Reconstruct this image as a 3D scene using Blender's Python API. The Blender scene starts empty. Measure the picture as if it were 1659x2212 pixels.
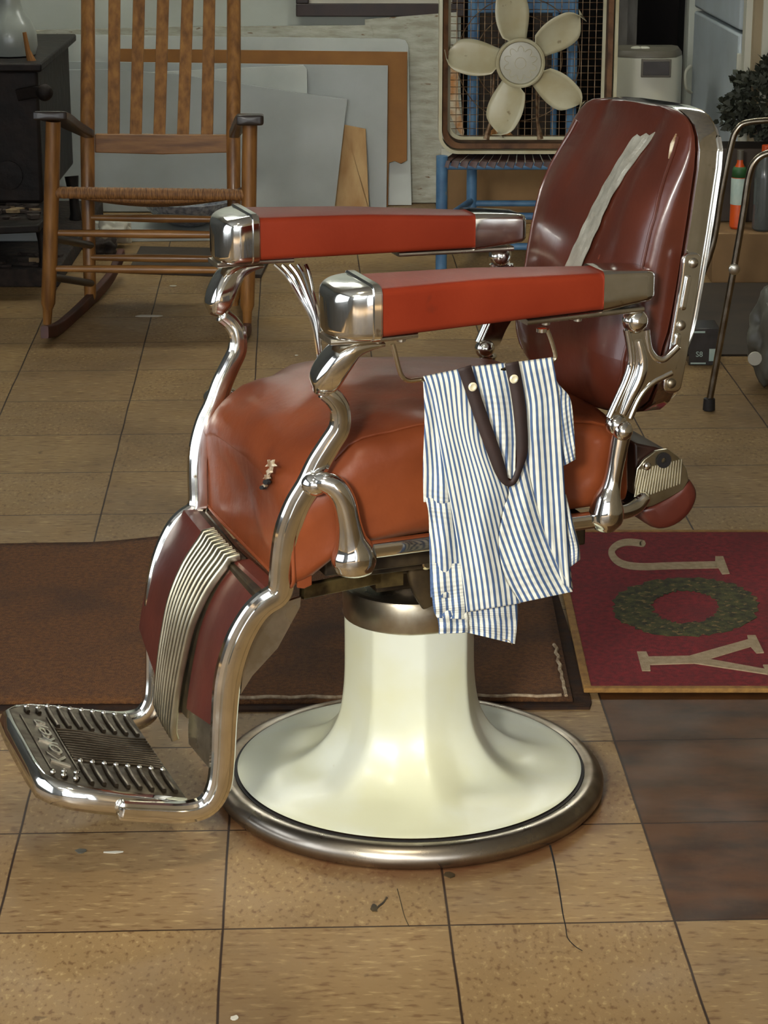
import bpy, bmesh, math, random
from mathutils import Vector, Matrix
random.seed(7)
PI = math.pi
R = math.radians
scn = bpy.context.scene
COL = scn.collection

# ------------------------------------------------------------------ camera
F = 5000.0; PITCH = R(17.8); EYE = 1.503
cd = bpy.data.cameras.new('camera'); cam = bpy.data.objects.new('camera', cd); COL.objects.link(cam)
cam.location = (0, 0, EYE); cam.rotation_euler = (PI/2 - PITCH, 0, 0)
cd.sensor_fit = 'VERTICAL'; cd.sensor_height = 24; cd.lens = 24*F/2212; cd.clip_start = .05
scn.camera = cam

AL = R(20.33)                                   # heading of the barber chair
BASE = Vector((.039, 3.294, 0))
FU = Vector((-math.cos(AL), -math.sin(AL), 0)); FV = Vector((-math.sin(AL), math.cos(AL), 0))
EYEP = Vector((0, 0, EYE))
def ray(px, py):
    dx = (px-829.5)/F; up = -(py-1106)/F
    return Vector((dx, math.cos(PITCH)+up*math.sin(PITCH), -math.sin(PITCH)+up*math.cos(PITCH)))
def S(px, py, y):                               # measured point on the chair's own plane y=const -> chair coordinates
    d = ray(px, py); t = (-y-(EYEP-BASE).dot(FV))/d.dot(FV); P = EYEP+d*t-BASE
    return Vector((P.dot(FU), y, P.z))
def G(px, py, z=0):                             # point on the floor
    d = ray(px, py); return EYEP+d*((z-EYE)/d.z)
def P3(px, py, Y):                              # point on a plane facing the room at distance Y
    d = ray(px, py); return EYEP+d*(Y/d.y)

# ------------------------------------------------------------------ materials
MATS = {}
def nodes(m): return m.node_tree.nodes, m.node_tree.links
def sr(c):      # sRGB 0..255 -> linear
    o = []
    for v in c:
        v /= 255.0
        o.append(v/12.92 if v <= .04045 else ((v+.055)/1.055)**2.4)
    return tuple(o)+(1,)
def mat(name, col, rough=.5, metal=0, col2=None, scale=12, fac=(.35, .65), bump=0, bscale=60, coat=0, stretch=None, spec=.5,
        col3=None, scale3=40, fac3=(.6, .7), rough2=None, trans=0, sheen=0, detail=6):
    m = bpy.data.materials.new(name); m.use_nodes = True; n, l = nodes(m)
    b = n['Principled BSDF']
    b.inputs['Base Color'].default_value = sr(col); b.inputs['Roughness'].default_value = rough
    b.inputs['Metallic'].default_value = metal; b.inputs['Specular IOR Level'].default_value = spec
    b.inputs['Coat Weight'].default_value = coat; b.inputs['Coat Roughness'].default_value = .12
    b.inputs['Transmission Weight'].default_value = trans
    tc = n.new('ShaderNodeTexCoord'); src = tc.outputs['Object']
    if stretch:
        mp = n.new('ShaderNodeMapping'); mp.inputs['Scale'].default_value = stretch; l.new(src, mp.inputs[0]); src = mp.outputs[0]
    last = None
    if col2:
        t = n.new('ShaderNodeTexNoise'); t.inputs['Scale'].default_value = scale; t.inputs['Detail'].default_value = detail
        l.new(src, t.inputs['Vector'])
        r = n.new('ShaderNodeMapRange'); r.inputs[1].default_value = fac[0]; r.inputs[2].default_value = fac[1]; l.new(t.outputs['Fac'], r.inputs[0])
        x = n.new('ShaderNodeMix'); x.data_type = 'RGBA'; x.inputs[6].default_value = sr(col); x.inputs[7].default_value = sr(col2)
        l.new(r.outputs[0], x.inputs[0]); last = x.outputs[2]
        if rough2 is not None:
            q = n.new('ShaderNodeMapRange'); q.inputs[3].default_value = rough; q.inputs[4].default_value = rough2
            l.new(r.outputs[0], q.inputs[0]); l.new(q.outputs[0], b.inputs['Roughness'])
    if col3:
        t = n.new('ShaderNodeTexNoise'); t.inputs['Scale'].default_value = scale3; t.inputs['Detail'].default_value = 4; l.new(src, t.inputs['Vector'])
        r = n.new('ShaderNodeMapRange'); r.inputs[1].default_value = fac3[0]; r.inputs[2].default_value = fac3[1]; l.new(t.outputs['Fac'], r.inputs[0])
        x = n.new('ShaderNodeMix'); x.data_type = 'RGBA'; x.inputs[7].default_value = sr(col3)
        if last: l.new(last, x.inputs[6])
        else: x.inputs[6].default_value = sr(col)
        l.new(r.outputs[0], x.inputs[0]); last = x.outputs[2]
    if last: l.new(last, b.inputs['Base Color'])
    if bump:
        t = n.new('ShaderNodeTexNoise'); t.inputs['Scale'].default_value = bscale; t.inputs['Detail'].default_value = 5; l.new(src, t.inputs['Vector'])
        bp = n.new('ShaderNodeBump'); bp.inputs['Strength'].default_value = bump; bp.inputs['Distance'].default_value = .01
        l.new(t.outputs['Fac'], bp.inputs['Height']); l.new(bp.outputs[0], b.inputs['Normal'])
    MATS[name] = m; return m

chrome = mat('chrome', (240, 240, 238), .07, 1, (226, 224, 216), 26, rough2=.13, col3=(170, 150, 120), scale3=45, fac3=(.70, .80))
chrome_dull = mat('worn_chrome', (212, 208, 196), .24, 1, (150, 138, 116), 14, rough2=.38)
ring_metal = mat('scuffed_base_metal', (176, 168, 156), .24, 1, (100, 84, 66), 7, rough2=.42)
dark_metal = mat('oily_dark_metal', (42, 34, 26), .55, .6, (80, 66, 44), 25)
brass_metal = mat('grimy_metal', (120, 104, 66), .45, .8, (60, 48, 32), 30)
arm_red = mat('red_vinyl', (122, 44, 24), .46, 0, (112, 38, 20), 9, coat=0, spec=.12, bump=.04, bscale=160, col3=(70, 30, 20), scale3=9, fac3=(.66, .74))
seat_tan = mat('tan_leather', (124, 62, 32), .40, 0, (84, 37, 18), 5, coat=0, spec=.24, bump=.35, bscale=11, fac=(.3, .7))
back_brown = mat('brown_leather', (78, 34, 20), .3, 0, (64, 27, 16), 8, coat=.18, bump=.05, bscale=50, col3=(112, 58, 40), scale3=70, fac3=(.72, .8))
pad_maroon = mat('maroon_leather', (82, 34, 24), .42, 0, (66, 26, 18), 10, coat=.15, bump=.05, bscale=70)
enamel = mat('cream_enamel', (206, 209, 194), .34, 0, (202, 202, 172), 5, coat=.08, col3=(164, 146, 98), scale3=16, fac3=(.70, .82), fac=(.4, .6))
tape_m = mat('duct_tape', (164, 160, 146), .34, .35, (140, 136, 122), 30, bump=.3, bscale=45)
white_fluff = mat('stuffing', (215, 205, 180), .9, 0, (120, 90, 60), 60)
cast_alu = mat('cast_aluminium', (108, 98, 84), .34, 1, (76, 66, 54), 40, rough2=.5)
flute = mat('fluted_aluminium', (196, 190, 166), .3, 1, (160, 152, 130), 20)
oak = mat('honey_wood', (156, 108, 54), .42, 0, (104, 66, 30), 10, stretch=(6, 6, .8), bump=.05, coat=.15, fac=(.3, .7))
oak_h = mat('honey_wood_cross', (156, 110, 58), .42, 0, (108, 70, 34), 10, stretch=(.8, 6, 6), bump=.05, coat=.15, fac=(.3, .7))
darkwood = mat('dark_arm_wood', (40, 26, 16), .4, 0, (24, 16, 11), 14, coat=.2)
redwood = mat('red_brown_wood', (84, 36, 20), .5, 0, (60, 26, 14), 12)
cane = mat('cane_weave', (150, 104, 56), .6, 0, (92, 58, 28), 50, stretch=(8, 1, 1), bump=.3)
iron = mat('cast_iron', (26, 22, 20), .6, .5, (40, 30, 24), 12, bump=.3, bscale=25)
white_paint = mat('white_wall_paint', (186, 190, 180), .75, 0, (172, 176, 166), 3, bump=.05, bscale=40)
ceil_m = mat('ceiling_paint', (170, 172, 170), .8, 0, (190, 188, 178), 3)
tan_wall = mat('tan_wall_paint', (150, 134, 106), .8, 0, (138, 122, 94), 3)
jamb_m = mat('grey_brown_trim', (84, 80, 74), .6, 0, (62, 56, 50), 8, stretch=(4, 4, 1))
board_w = mat('white_board', (190, 194, 188), .6, 0, (174, 178, 172), 5, bump=.03)
board_g = mat('grey_board', (164, 168, 166), .55, 0, (150, 154, 150), 4)
board_old = mat('chipped_board', (178, 178, 164), .7, 0, (150, 146, 128), 14, col3=(110, 84, 54), scale3=22, fac3=(.66, .72), stretch=(1, 1, 4), bump=.2)
card_brown = mat('brown_kraft_paper', (140, 92, 34), .65, 0, (126, 80, 28), 9)
carton = mat('carton', (128, 98, 60), .75, 0, (112, 84, 50), 7)
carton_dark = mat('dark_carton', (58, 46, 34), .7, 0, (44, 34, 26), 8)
scrap_m = mat('stained_plywood', (188, 154, 104), .6, 0, (160, 118, 68), 6, stretch=(3, 3, 1))
frame_dk = mat('dark_frame_wood', (44, 26, 18), .4, 0, (32, 18, 14), 14)
paper_m = mat('paper', (196, 192, 176), .8, 0, (180, 174, 160), 6)
fan_white = mat('yellowed_enamel', (206, 202, 172), .38, 0, (190, 180, 142), 12, coat=.15, col3=(120, 96, 60), scale3=26, fac3=(.68, .76))
rust = mat('rusty_inner_metal', (70, 46, 32), .7, .3, (120, 84, 54), 22, bump=.3)
wire_m = mat('tarnished_wire', (158, 134, 104), .45, .7, (104, 74, 50), 60)
blue_paint = mat('blue_paint', (84, 126, 160), .5, 0, (64, 98, 134), 18, col3=(120, 130, 130), scale3=50, fac3=(.68, .74))
weave_dk = mat('dark_splint', (70, 40, 34), .5, 0, (48, 28, 24), 26)
appliance = mat('appliance_plastic', (190, 188, 172), .4, 0, (182, 180, 162), 4)
appl_side = mat('appliance_side', (92, 86, 74), .5, 0, (84, 78, 66), 5)
display_m = mat('dark_display', (52, 48, 46), .2, 0, (64, 60, 58), 20)
fridge_m = mat('fridge_enamel', (184, 194, 200), .35, 0, (158, 166, 168), 3)
black_gap = mat('black_recess', (10, 6, 5), .9, 0, (16, 9, 7), 6)
leaf_m = mat('dark_leaves', (46, 48, 34), .7, 0, (30, 34, 22), 60)
tube_m = mat('grey_steel_tube', (150, 142, 128), .25, 1, (118, 106, 90), 30)
rubber = mat('black_rubber', (24, 20, 18), .7, 0, (34, 28, 24), 30)
orange_p = mat('orange_plastic', (208, 84, 24), .4, 0, (186, 66, 16), 14)
label_w = mat('label_paper', (180, 194, 180), .6, 0, (160, 180, 170), 30)
green_p = mat('green_label', (44, 92, 40), .6, 0, (34, 74, 34), 20)
clear_p = mat('clear_plastic', (120, 124, 120), .2, 0, (100, 104, 100), 6, trans=.5)
bag_m = mat('plastic_bag', (104, 102, 92), .45, 0, (82, 78, 68), 12, bump=.4, bscale=14)
mat_brown = mat('brown_carpet', (110, 68, 26), .95, 0, (80, 46, 14), 120, bump=.7, bscale=420, col3=(62, 38, 18), scale3=5, fac3=(.5, .75))
mat_edge = mat('mat_rubber_edge', (58, 40, 28), .95, 0, (46, 36, 32), 40, bump=.3, spec=.1)
mat_trim = mat('frayed_white_backing', (176, 158, 130), .9, 0, (120, 96, 70), 80)
rug_red = mat('red_rug', (128, 24, 32), .95, 0, (96, 18, 24), 90, bump=.5, bscale=400, col3=(96, 24, 28), scale3=8, fac3=(.5, .75))
rug_gold = mat('rug_gold_binding', (150, 110, 52), .85, 0, (124, 88, 42), 60, bump=.3, bscale=300)
rug_cream = mat('rug_cream_letter', (168, 148, 118), .95, 0, (150, 130, 100), 80, bump=.4, bscale=400)
rug_green = mat('rug_wreath', (74, 74, 34), .95, 0, (38, 36, 18), 60, bump=.5, bscale=300, col3=(118, 96, 56), scale3=90, fac3=(.58, .66))
band_brown = mat('dark_brown_tape', (46, 30, 26), .7, 0, (38, 25, 22), 40)
snap_m = mat('cream_snap', (230, 222, 190), .3, .2, (214, 204, 170), 20)
jug_m = mat('stoneware', (150, 154, 146), .3, 0, (128, 132, 126), 6, coat=.3)
hearth_m = mat('hearth_dirt', (30, 22, 18), .9, 0, (52, 40, 32), 30, bump=.5)
chip_m = mat('wood_chip', (150, 128, 92), .8, 0, (96, 74, 52), 20)
chip_d = mat('dark_bark', (58, 46, 38), .9, 0, (36, 28, 24), 20)
bowl_m = mat('pebbled_glass', (146, 148, 152), .35, 0, (90, 92, 104), 70, bump=.8, bscale=70)
rod_m = mat('nickel_rod', (210, 196, 168), .22, 1, (190, 174, 146), 30)

def stripe_mat():
    m = bpy.data.materials.new('blue_striped_cotton'); m.use_nodes = True; n, l = nodes(m); b = n['Principled BSDF']
    b.inputs['Roughness'].default_value = .85
    uv = n.new('ShaderNodeUVMap'); uv.uv_map = 'UVMap'; sp = n.new('ShaderNodeSeparateXYZ'); l.new(uv.outputs[0], sp.inputs[0])
    def math_(op, a, bb=None):
        k = n.new('ShaderNodeMath'); k.operation = op
        for i, v in enumerate((a, bb)):
            if v is None: continue
            if isinstance(v, (int, float)): k.inputs[i].default_value = v
            else: l.new(v, k.inputs[i])
        return k.outputs[0]
    t = n.new('ShaderNodeTexNoise'); t.inputs['Scale'].default_value = 2.2; t.inputs['Detail'].default_value = 3; l.new(uv.outputs[0], t.inputs['Vector'])
    x = math_('ADD', sp.outputs[0], math_('MULTIPLY', t.outputs['Fac'], .18))
    fr = math_('FRACT', x)
    d = math_('ABSOLUTE', math_('SUBTRACT', fr, .5))
    r = n.new('ShaderNodeMapRange'); r.inputs[1].default_value = .25; r.inputs[2].default_value = .18; l.new(d, r.inputs[0])
    c = n.new('ShaderNodeMix'); c.data_type = 'RGBA'; c.inputs[6].default_value = sr((208, 208, 196)); c.inputs[7].default_value = sr((66, 88, 124))
    l.new(r.outputs[0], c.inputs[0]); l.new(c.outputs[2], b.inputs['Base Color'])
    bp = n.new('ShaderNodeBump'); bp.inputs['Strength'].default_value = .4; bp.inputs['Distance'].default_value = .002
    s = math_('SINE', math_('MULTIPLY', sp.outputs[1], 40)); e = math_('ADD', math_('MULTIPLY', s, .3), r.outputs[0]); l.new(e, bp.inputs['Height']); l.new(bp.outputs[0], b.inputs['Normal'])
    return m
stripes = stripe_mat()

def floor_mat():
    m = bpy.data.materials.new('vinyl_tiles'); m.use_nodes = True; n, l = nodes(m); b = n['Principled BSDF']
    tc = n.new('ShaderNodeTexCoord')
    mp = n.new('ShaderNodeMapping'); mp.vector_type = 'TEXTURE'; mp.inputs['Location'].default_value = (.4, 2.85, 0)
    mp.inputs['Rotation'].default_value = (0, 0, R(2.2)); mp.inputs['Scale'].default_value = (.309, .309, 1); l.new(tc.outputs['Object'], mp.inputs[0])
    def M_(op, a, bb=None, cc=None):
        k = n.new('ShaderNodeMath'); k.operation = op
        for i, v in enumerate((a, bb, cc)):
            if v is None: continue
            if isinstance(v, (int, float)): k.inputs[i].default_value = v
            else: l.new(v, k.inputs[i])
        return k.outputs[0]
    def mix(f, a, c):
        x = n.new('ShaderNodeMix'); x.data_type = 'RGBA'
        for i, v in ((0, f), (6, a), (7, c)):
            if isinstance(v, (int, float)): x.inputs[i].default_value = v
            elif isinstance(v, tuple): x.inputs[i].default_value = sr(v)
            else: l.new(v, x.inputs[i])
        return x.outputs[2]
    def rng(v, a, c, o0=0., o1=1.):
        r = n.new('ShaderNodeMapRange'); r.inputs[1].default_value = a; r.inputs[2].default_value = c; r.inputs[3].default_value = o0; r.inputs[4].default_value = o1
        l.new(v, r.inputs[0]); return r.outputs[0]
    def noise(sc, det=4, st=None, src=None):
        t = n.new('ShaderNodeTexNoise'); t.inputs['Scale'].default_value = sc; t.inputs['Detail'].default_value = det
        v = src or tc.outputs['Object']
        if st:
            q = n.new('ShaderNodeMapping'); q.inputs['Scale'].default_value = st; l.new(v, q.inputs[0]); v = q.outputs[0]
        l.new(v, t.inputs['Vector']); return t.outputs['Fac']
    wob = n.new('ShaderNodeVectorMath'); wob.operation = 'ADD'
    nz = n.new('ShaderNodeTexNoise'); nz.inputs['Scale'].default_value = 5; l.new(tc.outputs['Object'], nz.inputs['Vector'])
    sc_ = n.new('ShaderNodeVectorMath'); sc_.operation = 'SCALE'; sc_.inputs['Scale'].default_value = .012; l.new(nz.outputs['Color'], sc_.inputs[0])
    l.new(mp.outputs[0], wob.inputs[0]); l.new(sc_.outputs[0], wob.inputs[1])
    sp = n.new('ShaderNodeSeparateXYZ'); l.new(wob.outputs[0], sp.inputs[0])
    fx = M_('FRACT', sp.outputs[0]); fy = M_('FRACT', sp.outputs[1])
    ex = M_('ABSOLUTE', M_('SUBTRACT', fx, .5)); ey = M_('ABSOLUTE', M_('SUBTRACT', fy, .5))
    seam = rng(M_('MAXIMUM', ex, ey), .4925, .4965)
    fl = n.new('ShaderNodeVectorMath'); fl.operation = 'FLOOR'; l.new(wob.outputs[0], fl.inputs[0])
    wn = n.new('ShaderNodeTexWhiteNoise'); wn.noise_dimensions = '2D'; l.new(fl.outputs[0], wn.inputs['Vector'])
    base = mix(wn.outputs['Value'], (146, 118, 78), (134, 108, 74))
    # flecks, streaked along the tile's grain, direction alternating
    f1 = noise(115, 3, (.3, 1, 1)); f2 = noise(115, 3, (1, .6, 1))
    par = M_('GREATER_THAN', M_('FRACT', M_('MULTIPLY', M_('ADD', M_('FLOOR', sp.outputs[0]), M_('FLOOR', sp.outputs[1])), .5)), .25)
    fk = M_('ADD', M_('MULTIPLY', f1, par), M_('MULTIPLY', f2, M_('SUBTRACT', 1, par)))
    base = mix(rng(fk, .58, .72, 0, .6), base, (186, 160, 112))
    base = mix(rng(fk, .44, .32, 0, .7), base, (98, 68, 42))
    # the darker brown tiles to the right
    ix = M_('FLOOR', sp.outputs[0]); iy = M_('FLOOR', sp.outputs[1])
    dk = M_('MULTIPLY', M_('GREATER_THAN', sp.outputs[0], 0.0), M_('GREATER_THAN', sp.outputs[1], 0.0))
    dk = M_('MULTIPLY', dk, M_('LESS_THAN', sp.outputs[1], 4.0))
    dcol = mix(rng(noise(9, 6, (1, 2, 1)), .35, .65), (44, 22, 8), (80, 46, 20))
    base = mix(M_('MULTIPLY', dk, .96), base, dcol)
    # large soiled patches and stains
    base = mix(rng(noise(2.6, 6), .46, .72, 0, .55), base, (84, 64, 44))
    base = mix(rng(noise(26, 5), .68, .74, 0, .55), base, (70, 48, 32))
    # grime ring where the chair's base meets the tiles
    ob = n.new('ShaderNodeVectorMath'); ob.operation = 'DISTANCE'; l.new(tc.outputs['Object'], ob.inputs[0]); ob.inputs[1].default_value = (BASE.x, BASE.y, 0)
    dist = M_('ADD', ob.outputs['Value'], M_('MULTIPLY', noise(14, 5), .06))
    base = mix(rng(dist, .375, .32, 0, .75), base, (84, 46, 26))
    base = mix(seam, base, (44, 28, 18))
    l.new(base, b.inputs['Base Color'])
    l.new(rng(noise(8, 4), .3, .7, .42, .62), b.inputs['Roughness']); b.inputs['Specular IOR Level'].default_value = .22
    bp = n.new('ShaderNodeBump'); bp.inputs['Strength'].default_value = .25; bp.inputs['Distance'].default_value = .002
    l.new(M_('SUBTRACT', M_('MULTIPLY', noise(16, 4), .5), seam), bp.inputs['Height']); l.new(bp.outputs[0], b.inputs['Normal'])
    return m
floor_m = floor_mat()

def emis(name, col, s):
    m = bpy.data.materials.new(name); m.use_nodes = True; n, l = nodes(m); b = n['Principled BSDF']
    b.inputs['Emission Color'].default_value = sr(col); b.inputs['Emission Strength'].default_value = s
    b.inputs['Base Color'].default_value = sr(col); return m

# ------------------------------------------------------------------ mesh helpers
class MB:
    def __init__(s): s.v = []; s.f = []; s.uv = None
    def add(s, vs, fs):
        o = len(s.v); s.v += [Vector(v) for v in vs]; s.f += [tuple(i+o for i in f) for f in fs]; return s
    def box(s, a, b):
        (x0, y0, z0), (x1, y1, z1) = a, b
        return s.add([(x0,y0,z0),(x1,y0,z0),(x1,y1,z0),(x0,y1,z0),(x0,y0,z1),(x1,y0,z1),(x1,y1,z1),(x0,y1,z1)],
                     [(0,3,2,1),(4,5,6,7),(0,1,5,4),(1,2,6,5),(2,3,7,6),(3,0,4,7)])
    def prism(s, pts, d):                       # pts: polygon of 3-D points, d: thickness vector
        n = len(pts); d = Vector(d); pts = [Vector(p) for p in pts]
        return s.add(pts+[p+d for p in pts], [tuple(range(n))[::-1], tuple(range(n, 2*n))]+[(i, (i+1) % n, n+(i+1) % n, n+i) for i in range(n)])
    def loft(s, secs, cap=True):                # list of rings with equal count
        n = len(secs[0]); vs = [p for r in secs for p in r]; fs = []
        for k in range(len(secs)-1):
            for i in range(n): fs.append((k*n+i, k*n+(i+1) % n, (k+1)*n+(i+1) % n, (k+1)*n+i))
        if cap: fs.append(tuple(range(n))[::-1]); fs.append(tuple(range((len(secs)-1)*n, len(secs)*n)))
        return s.add(vs, fs)
    def lathe(s, prof, c=(0, 0, 0), n=64, axis='z', closed=False):
        c = Vector(c); secs = []
        for r, z in prof:
            ring = []
            for i in range(n):
                a = 2*PI*i/n
                p = {'z': Vector((r*math.cos(a), r*math.sin(a), z)), 'y': Vector((r*math.cos(a), z, r*math.sin(a))), 'x': Vector((z, r*math.cos(a), r*math.sin(a)))}[axis]
                ring.append(c+p)
            secs.append(ring)
        return s.loft(secs, cap=not closed)
    def sphere(s, c, r, n=24, sc=(1, 1, 1)):
        prof = [(r*math.sin(PI*k/14), -r*math.cos(PI*k/14)) for k in range(15)]
        prof[0] = (r*.02, -r); prof[-1] = (r*.02, r)
        o = len(s.v); s.lathe(prof, (0, 0, 0), n)
        for i in range(o, len(s.v)): v = s.v[i]; s.v[i] = Vector((v.x*sc[0]+c[0], v.y*sc[1]+c[1], v.z*sc[2]+c[2]))
        return s
    def sweep(s, pts, ab, prof=None, side=Vector((0, 1, 0)), cap=True, roundcap=0):
        # pts centre line, ab list of (half width in plane, half thickness along side)
        prof = prof or CIRC; secs = []
        n = len(pts)
        for i, p in enumerate(pts):
            t = (pts[min(i+1, n-1)]-pts[max(i-1, 0)]).normalized()
            bn = (side-t*side.dot(t)).normalized(); nn = t.cross(bn)
            a, b = ab[i] if isinstance(ab, list) else ab
            secs.append([p+nn*(a*x)+bn*(b*y) for x, y in prof])
        if roundcap:
            def extra(k0, k1):
                c = pts[k0]; d = (pts[k0]-pts[k1]).normalized(); base = secs[k0]; a = ab[k0][0] if isinstance(ab, list) else ab[0]; out = []
                for q in (.35, .65, .88, .98):
                    sc = math.sqrt(1-q*q); out.append([c+(v-c)*sc+d*(a*roundcap*q) for v in base])
                return out
            secs = extra(0, 1)[::-1]+secs+extra(-1, -2)
        return s.loft(secs, cap)
    def tube(s, pts, r, n=10, cap=True):
        pts = [Vector(p) for p in pts]; secs = []
        t0 = (pts[1]-pts[0]).normalized(); up = Vector((0, 0, 1)) if abs(t0.z) < .9 else Vector((1, 0, 0))
        nn = t0.cross(up).normalized()
        for i, p in enumerate(pts):
            t = (pts[min(i+1, len(pts)-1)]-pts[max(i-1, 0)]).normalized()
            nn = (nn-t*nn.dot(t)).normalized(); bb = t.cross(nn)
            rr = r[i] if isinstance(r, (list, tuple)) else r
            secs.append([p+nn*(rr*math.cos(2*PI*k/n))+bb*(rr*math.sin(2*PI*k/n)) for k in range(n)])
        return s.loft(secs, cap)
    def mirror(s):
        for v in s.v: v.y = -v.y
        return s
    def move(s, d):
        d = Vector(d); s.v = [v+d for v in s.v]; return s
    def xf(s, m): s.v = [m @ v for v in s.v]; return s
    def build(s, name, m, parent=None, smooth=35, bevel=0, label=None, sub=0, solid=0, bseg=3):
        me = bpy.data.meshes.new(name); me.from_pydata([tuple(v) for v in s.v], [], s.f)
        bm = bmesh.new(); bm.from_mesh(me); bmesh.ops.recalc_face_normals(bm, faces=bm.faces); bm.to_mesh(me); bm.free()
        if s.uv:
            ul = me.uv_layers.new(name='UVMap')
            for lp in me.loops: ul.data[lp.index].uv = s.uv[lp.vertex_index]
        me.materials.append(m)
        if smooth:
            me.polygons.foreach_set('use_smooth', [True]*len(me.polygons)); me.set_sharp_from_angle(angle=R(smooth))
        o = bpy.data.objects.new(name, me); COL.objects.link(o)
        if parent: o.parent = parent
        if bevel:
            b = o.modifiers.new('bevel', 'BEVEL'); b.width = bevel; b.segments = bseg; b.limit_method = 'ANGLE'; b.angle_limit = R(40)
        if solid:
            b = o.modifiers.new('solid', 'SOLIDIFY'); b.thickness = solid; b.offset = 0
        if sub:
            b = o.modifiers.new('sub', 'SUBSURF'); b.levels = sub; b.render_levels = sub
        if label: o['label'] = label
        return o
def supel(n, e): return [(math.copysign(abs(math.cos(2*PI*i/n))**(2/e), math.cos(2*PI*i/n)), math.copysign(abs(math.sin(2*PI*i/n))**(2/e), math.sin(2*PI*i/n))) for i in range(n)]
CIRC = supel(24, 2); ROUNDED = supel(36, 3.4); SQR = supel(40, 7)
# channel-like section with a raised middle rib on the outer (+y) and inner face
RIB = [(1, -.35), (1, .35), (.86, .62), (.58, .72), (.50, .60), (.42, .98), (0, 1.06), (-.42, .98), (-.50, .60), (-.58, .72), (-.86, .62), (-1, .35),
       (-1, -.35), (-.86, -.62), (-.58, -.72), (-.5, -.60), (-.42, -.98), (0, -1.06), (.42, -.98), (.5, -.60), (.58, -.72), (.86, -.62)]
def spline(pts, k=6):
    out = []; n = len(pts)
    for i in range(n-1):
        p0 = pts[max(i-1, 0)]; p1 = pts[i]; p2 = pts[i+1]; p3 = pts[min(i+2, n-1)]
        for j in range(k):
            t = j/k
            out.append(tuple(.5*((2*b)+(-a+c)*t+(2*a-5*b+4*c-d)*t*t+(-a+3*b-3*c+d)*t**3) for a, b, c, d in zip(p0, p1, p2, p3)))
    out.append(tuple(pts[-1])); return out
def vsp(pts, k=6): return [Vector(p) for p in spline([tuple(p) for p in pts], k)]
def trace(rows, k=5):                           # rows: (px, py, y, halfwidth, halfthickness)
    q = spline([tuple(S(r[0], r[1], r[2]))+(r[3], r[4]) for r in rows], k)
    return [Vector(p[:3]) for p in q], [(p[3], p[4]) for p in q]
def tag(o, label, cat, group=None, kind=None):
    if label: o['label'] = label
    if cat: o['category'] = cat
    if group: o['group'] = group
    if kind: o['kind'] = kind
    return o
def thing(name, label, cat, loc=(0, 0, 0), rz=0, group=None):
    o = bpy.data.objects.new(name, None); COL.objects.link(o); o.location = loc; o.rotation_euler = (0, 0, rz); o.empty_display_size = .1
    return tag(o, label, cat, group)
def struct(name, mb, m, **k):
    o = mb.build(name, m, smooth=0, **k); o['kind'] = 'structure'; return o
def interp(tab, x):
    if x <= tab[0][0]: return tab[0][1]
    for (a, b), (c, d) in zip(tab, tab[1:]):
        if x <= c: return b+(d-b)*(x-a)/(c-a)
    return tab[-1][1]
def relmb(mb, loc): return mb.move(-Vector(loc))

# ================================================================== SETTING
XL, XR, YB, YF, ZC = -2.6, 2.6, 8.42, -2.6, 2.7
struct('floor', MB().box((XL, YF, -.1), (XR, 9.8, 0)), floor_m)
struct('ceiling', MB().box((XL, YF, ZC), (XR, 9.8, ZC+.1)), ceil_m)
grey_wall = mat('grey_wall_paint', (104, 108, 112), .75, 0, (92, 96, 100), 3)
mb = MB(); mb.box((XL, YB, 0), (.275, YB+.12, ZC)); mb.box((1.09, YB, 0), (XR, YB+.12, ZC)); mb.box((.275, YB, 2.1), (1.09, YB+.12, ZC))
struct('wall_back', mb, white_paint)
struct('wall_closet', MB().box((-.2, 9.6, 0), (2.0, 9.7, ZC)).box((.1, YB+.12, 0), (.2, 9.6, ZC)).box((1.2, YB+.12, 0), (1.3, 9.6, ZC)), black_gap)
# left wall with one tall window
mb = MB(); mb.box((XL-.12, YF, 0), (XL, .2, ZC)); mb.box((XL-.12, 3.6, 0), (XL, 9.8, ZC)); mb.box((XL-.12, .2, 0), (XL, 3.6, .45)); mb.box((XL-.12, .2, 2.35), (XL, 3.6, ZC))
struct('wall_left', mb, grey_wall)
struct('wall_right', MB().box((XR, YF, 0), (XR+.12, 9.8, ZC)), tan_wall)
mb = MB(); mb.box((XL, YF-.12, 0), (-2.4, YF, ZC)); mb.box((-2.4, YF-.12, 0), (1.3, YF, .45)); mb.box((-2.4, YF-.12, 2.5), (2.45, YF, ZC)); mb.box((1.3, YF-.12, 0), (1.5, YF, 2.5)); mb.box((2.45, YF-.12, 0), (XR, YF, ZC))
struct('wall_front', mb, grey_wall)
glass = bpy.data.materials.new('window_glass'); glass.use_nodes = True; gb = glass.node_tree.nodes['Principled BSDF']
gb.inputs['Transmission Weight'].default_value = 1; gb.inputs['Roughness'].default_value = 0; gb.inputs['IOR'].default_value = 1.01
def windowframe(name, a, b, ax, bars):
    w = MB(); t = .05; (u0, z0), (u1, z1) = a, b
    def bx(ua, za, ub, zb):
        if ax == 'y': w.box((ua, YF-.09, za), (ub, YF-.03, zb))
        else: w.box((XL-.09, ua, za), (XL-.03, ub, zb))
    bx(u0, z0, u1, z0+t); bx(u0, z1-t, u1, z1); bx(u0, z0+t, u0+t, z1-t); bx(u1-t, z0+t, u1, z1-t)
    for k in range(1, bars): c = u0+(u1-u0)*k/bars; bx(c-.02, z0+t, c+.02, z1-t)
    return struct(name, w, jamb_m)
windowframe('window_1', (-2.4, .45), (1.3, 2.5), 'y', 4)
windowframe('window_2', (.2, .45), (3.6, 2.35), 'x', 4)
windowframe('door_1', (1.5, .0), (2.45, 2.5), 'y', 1)
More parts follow.
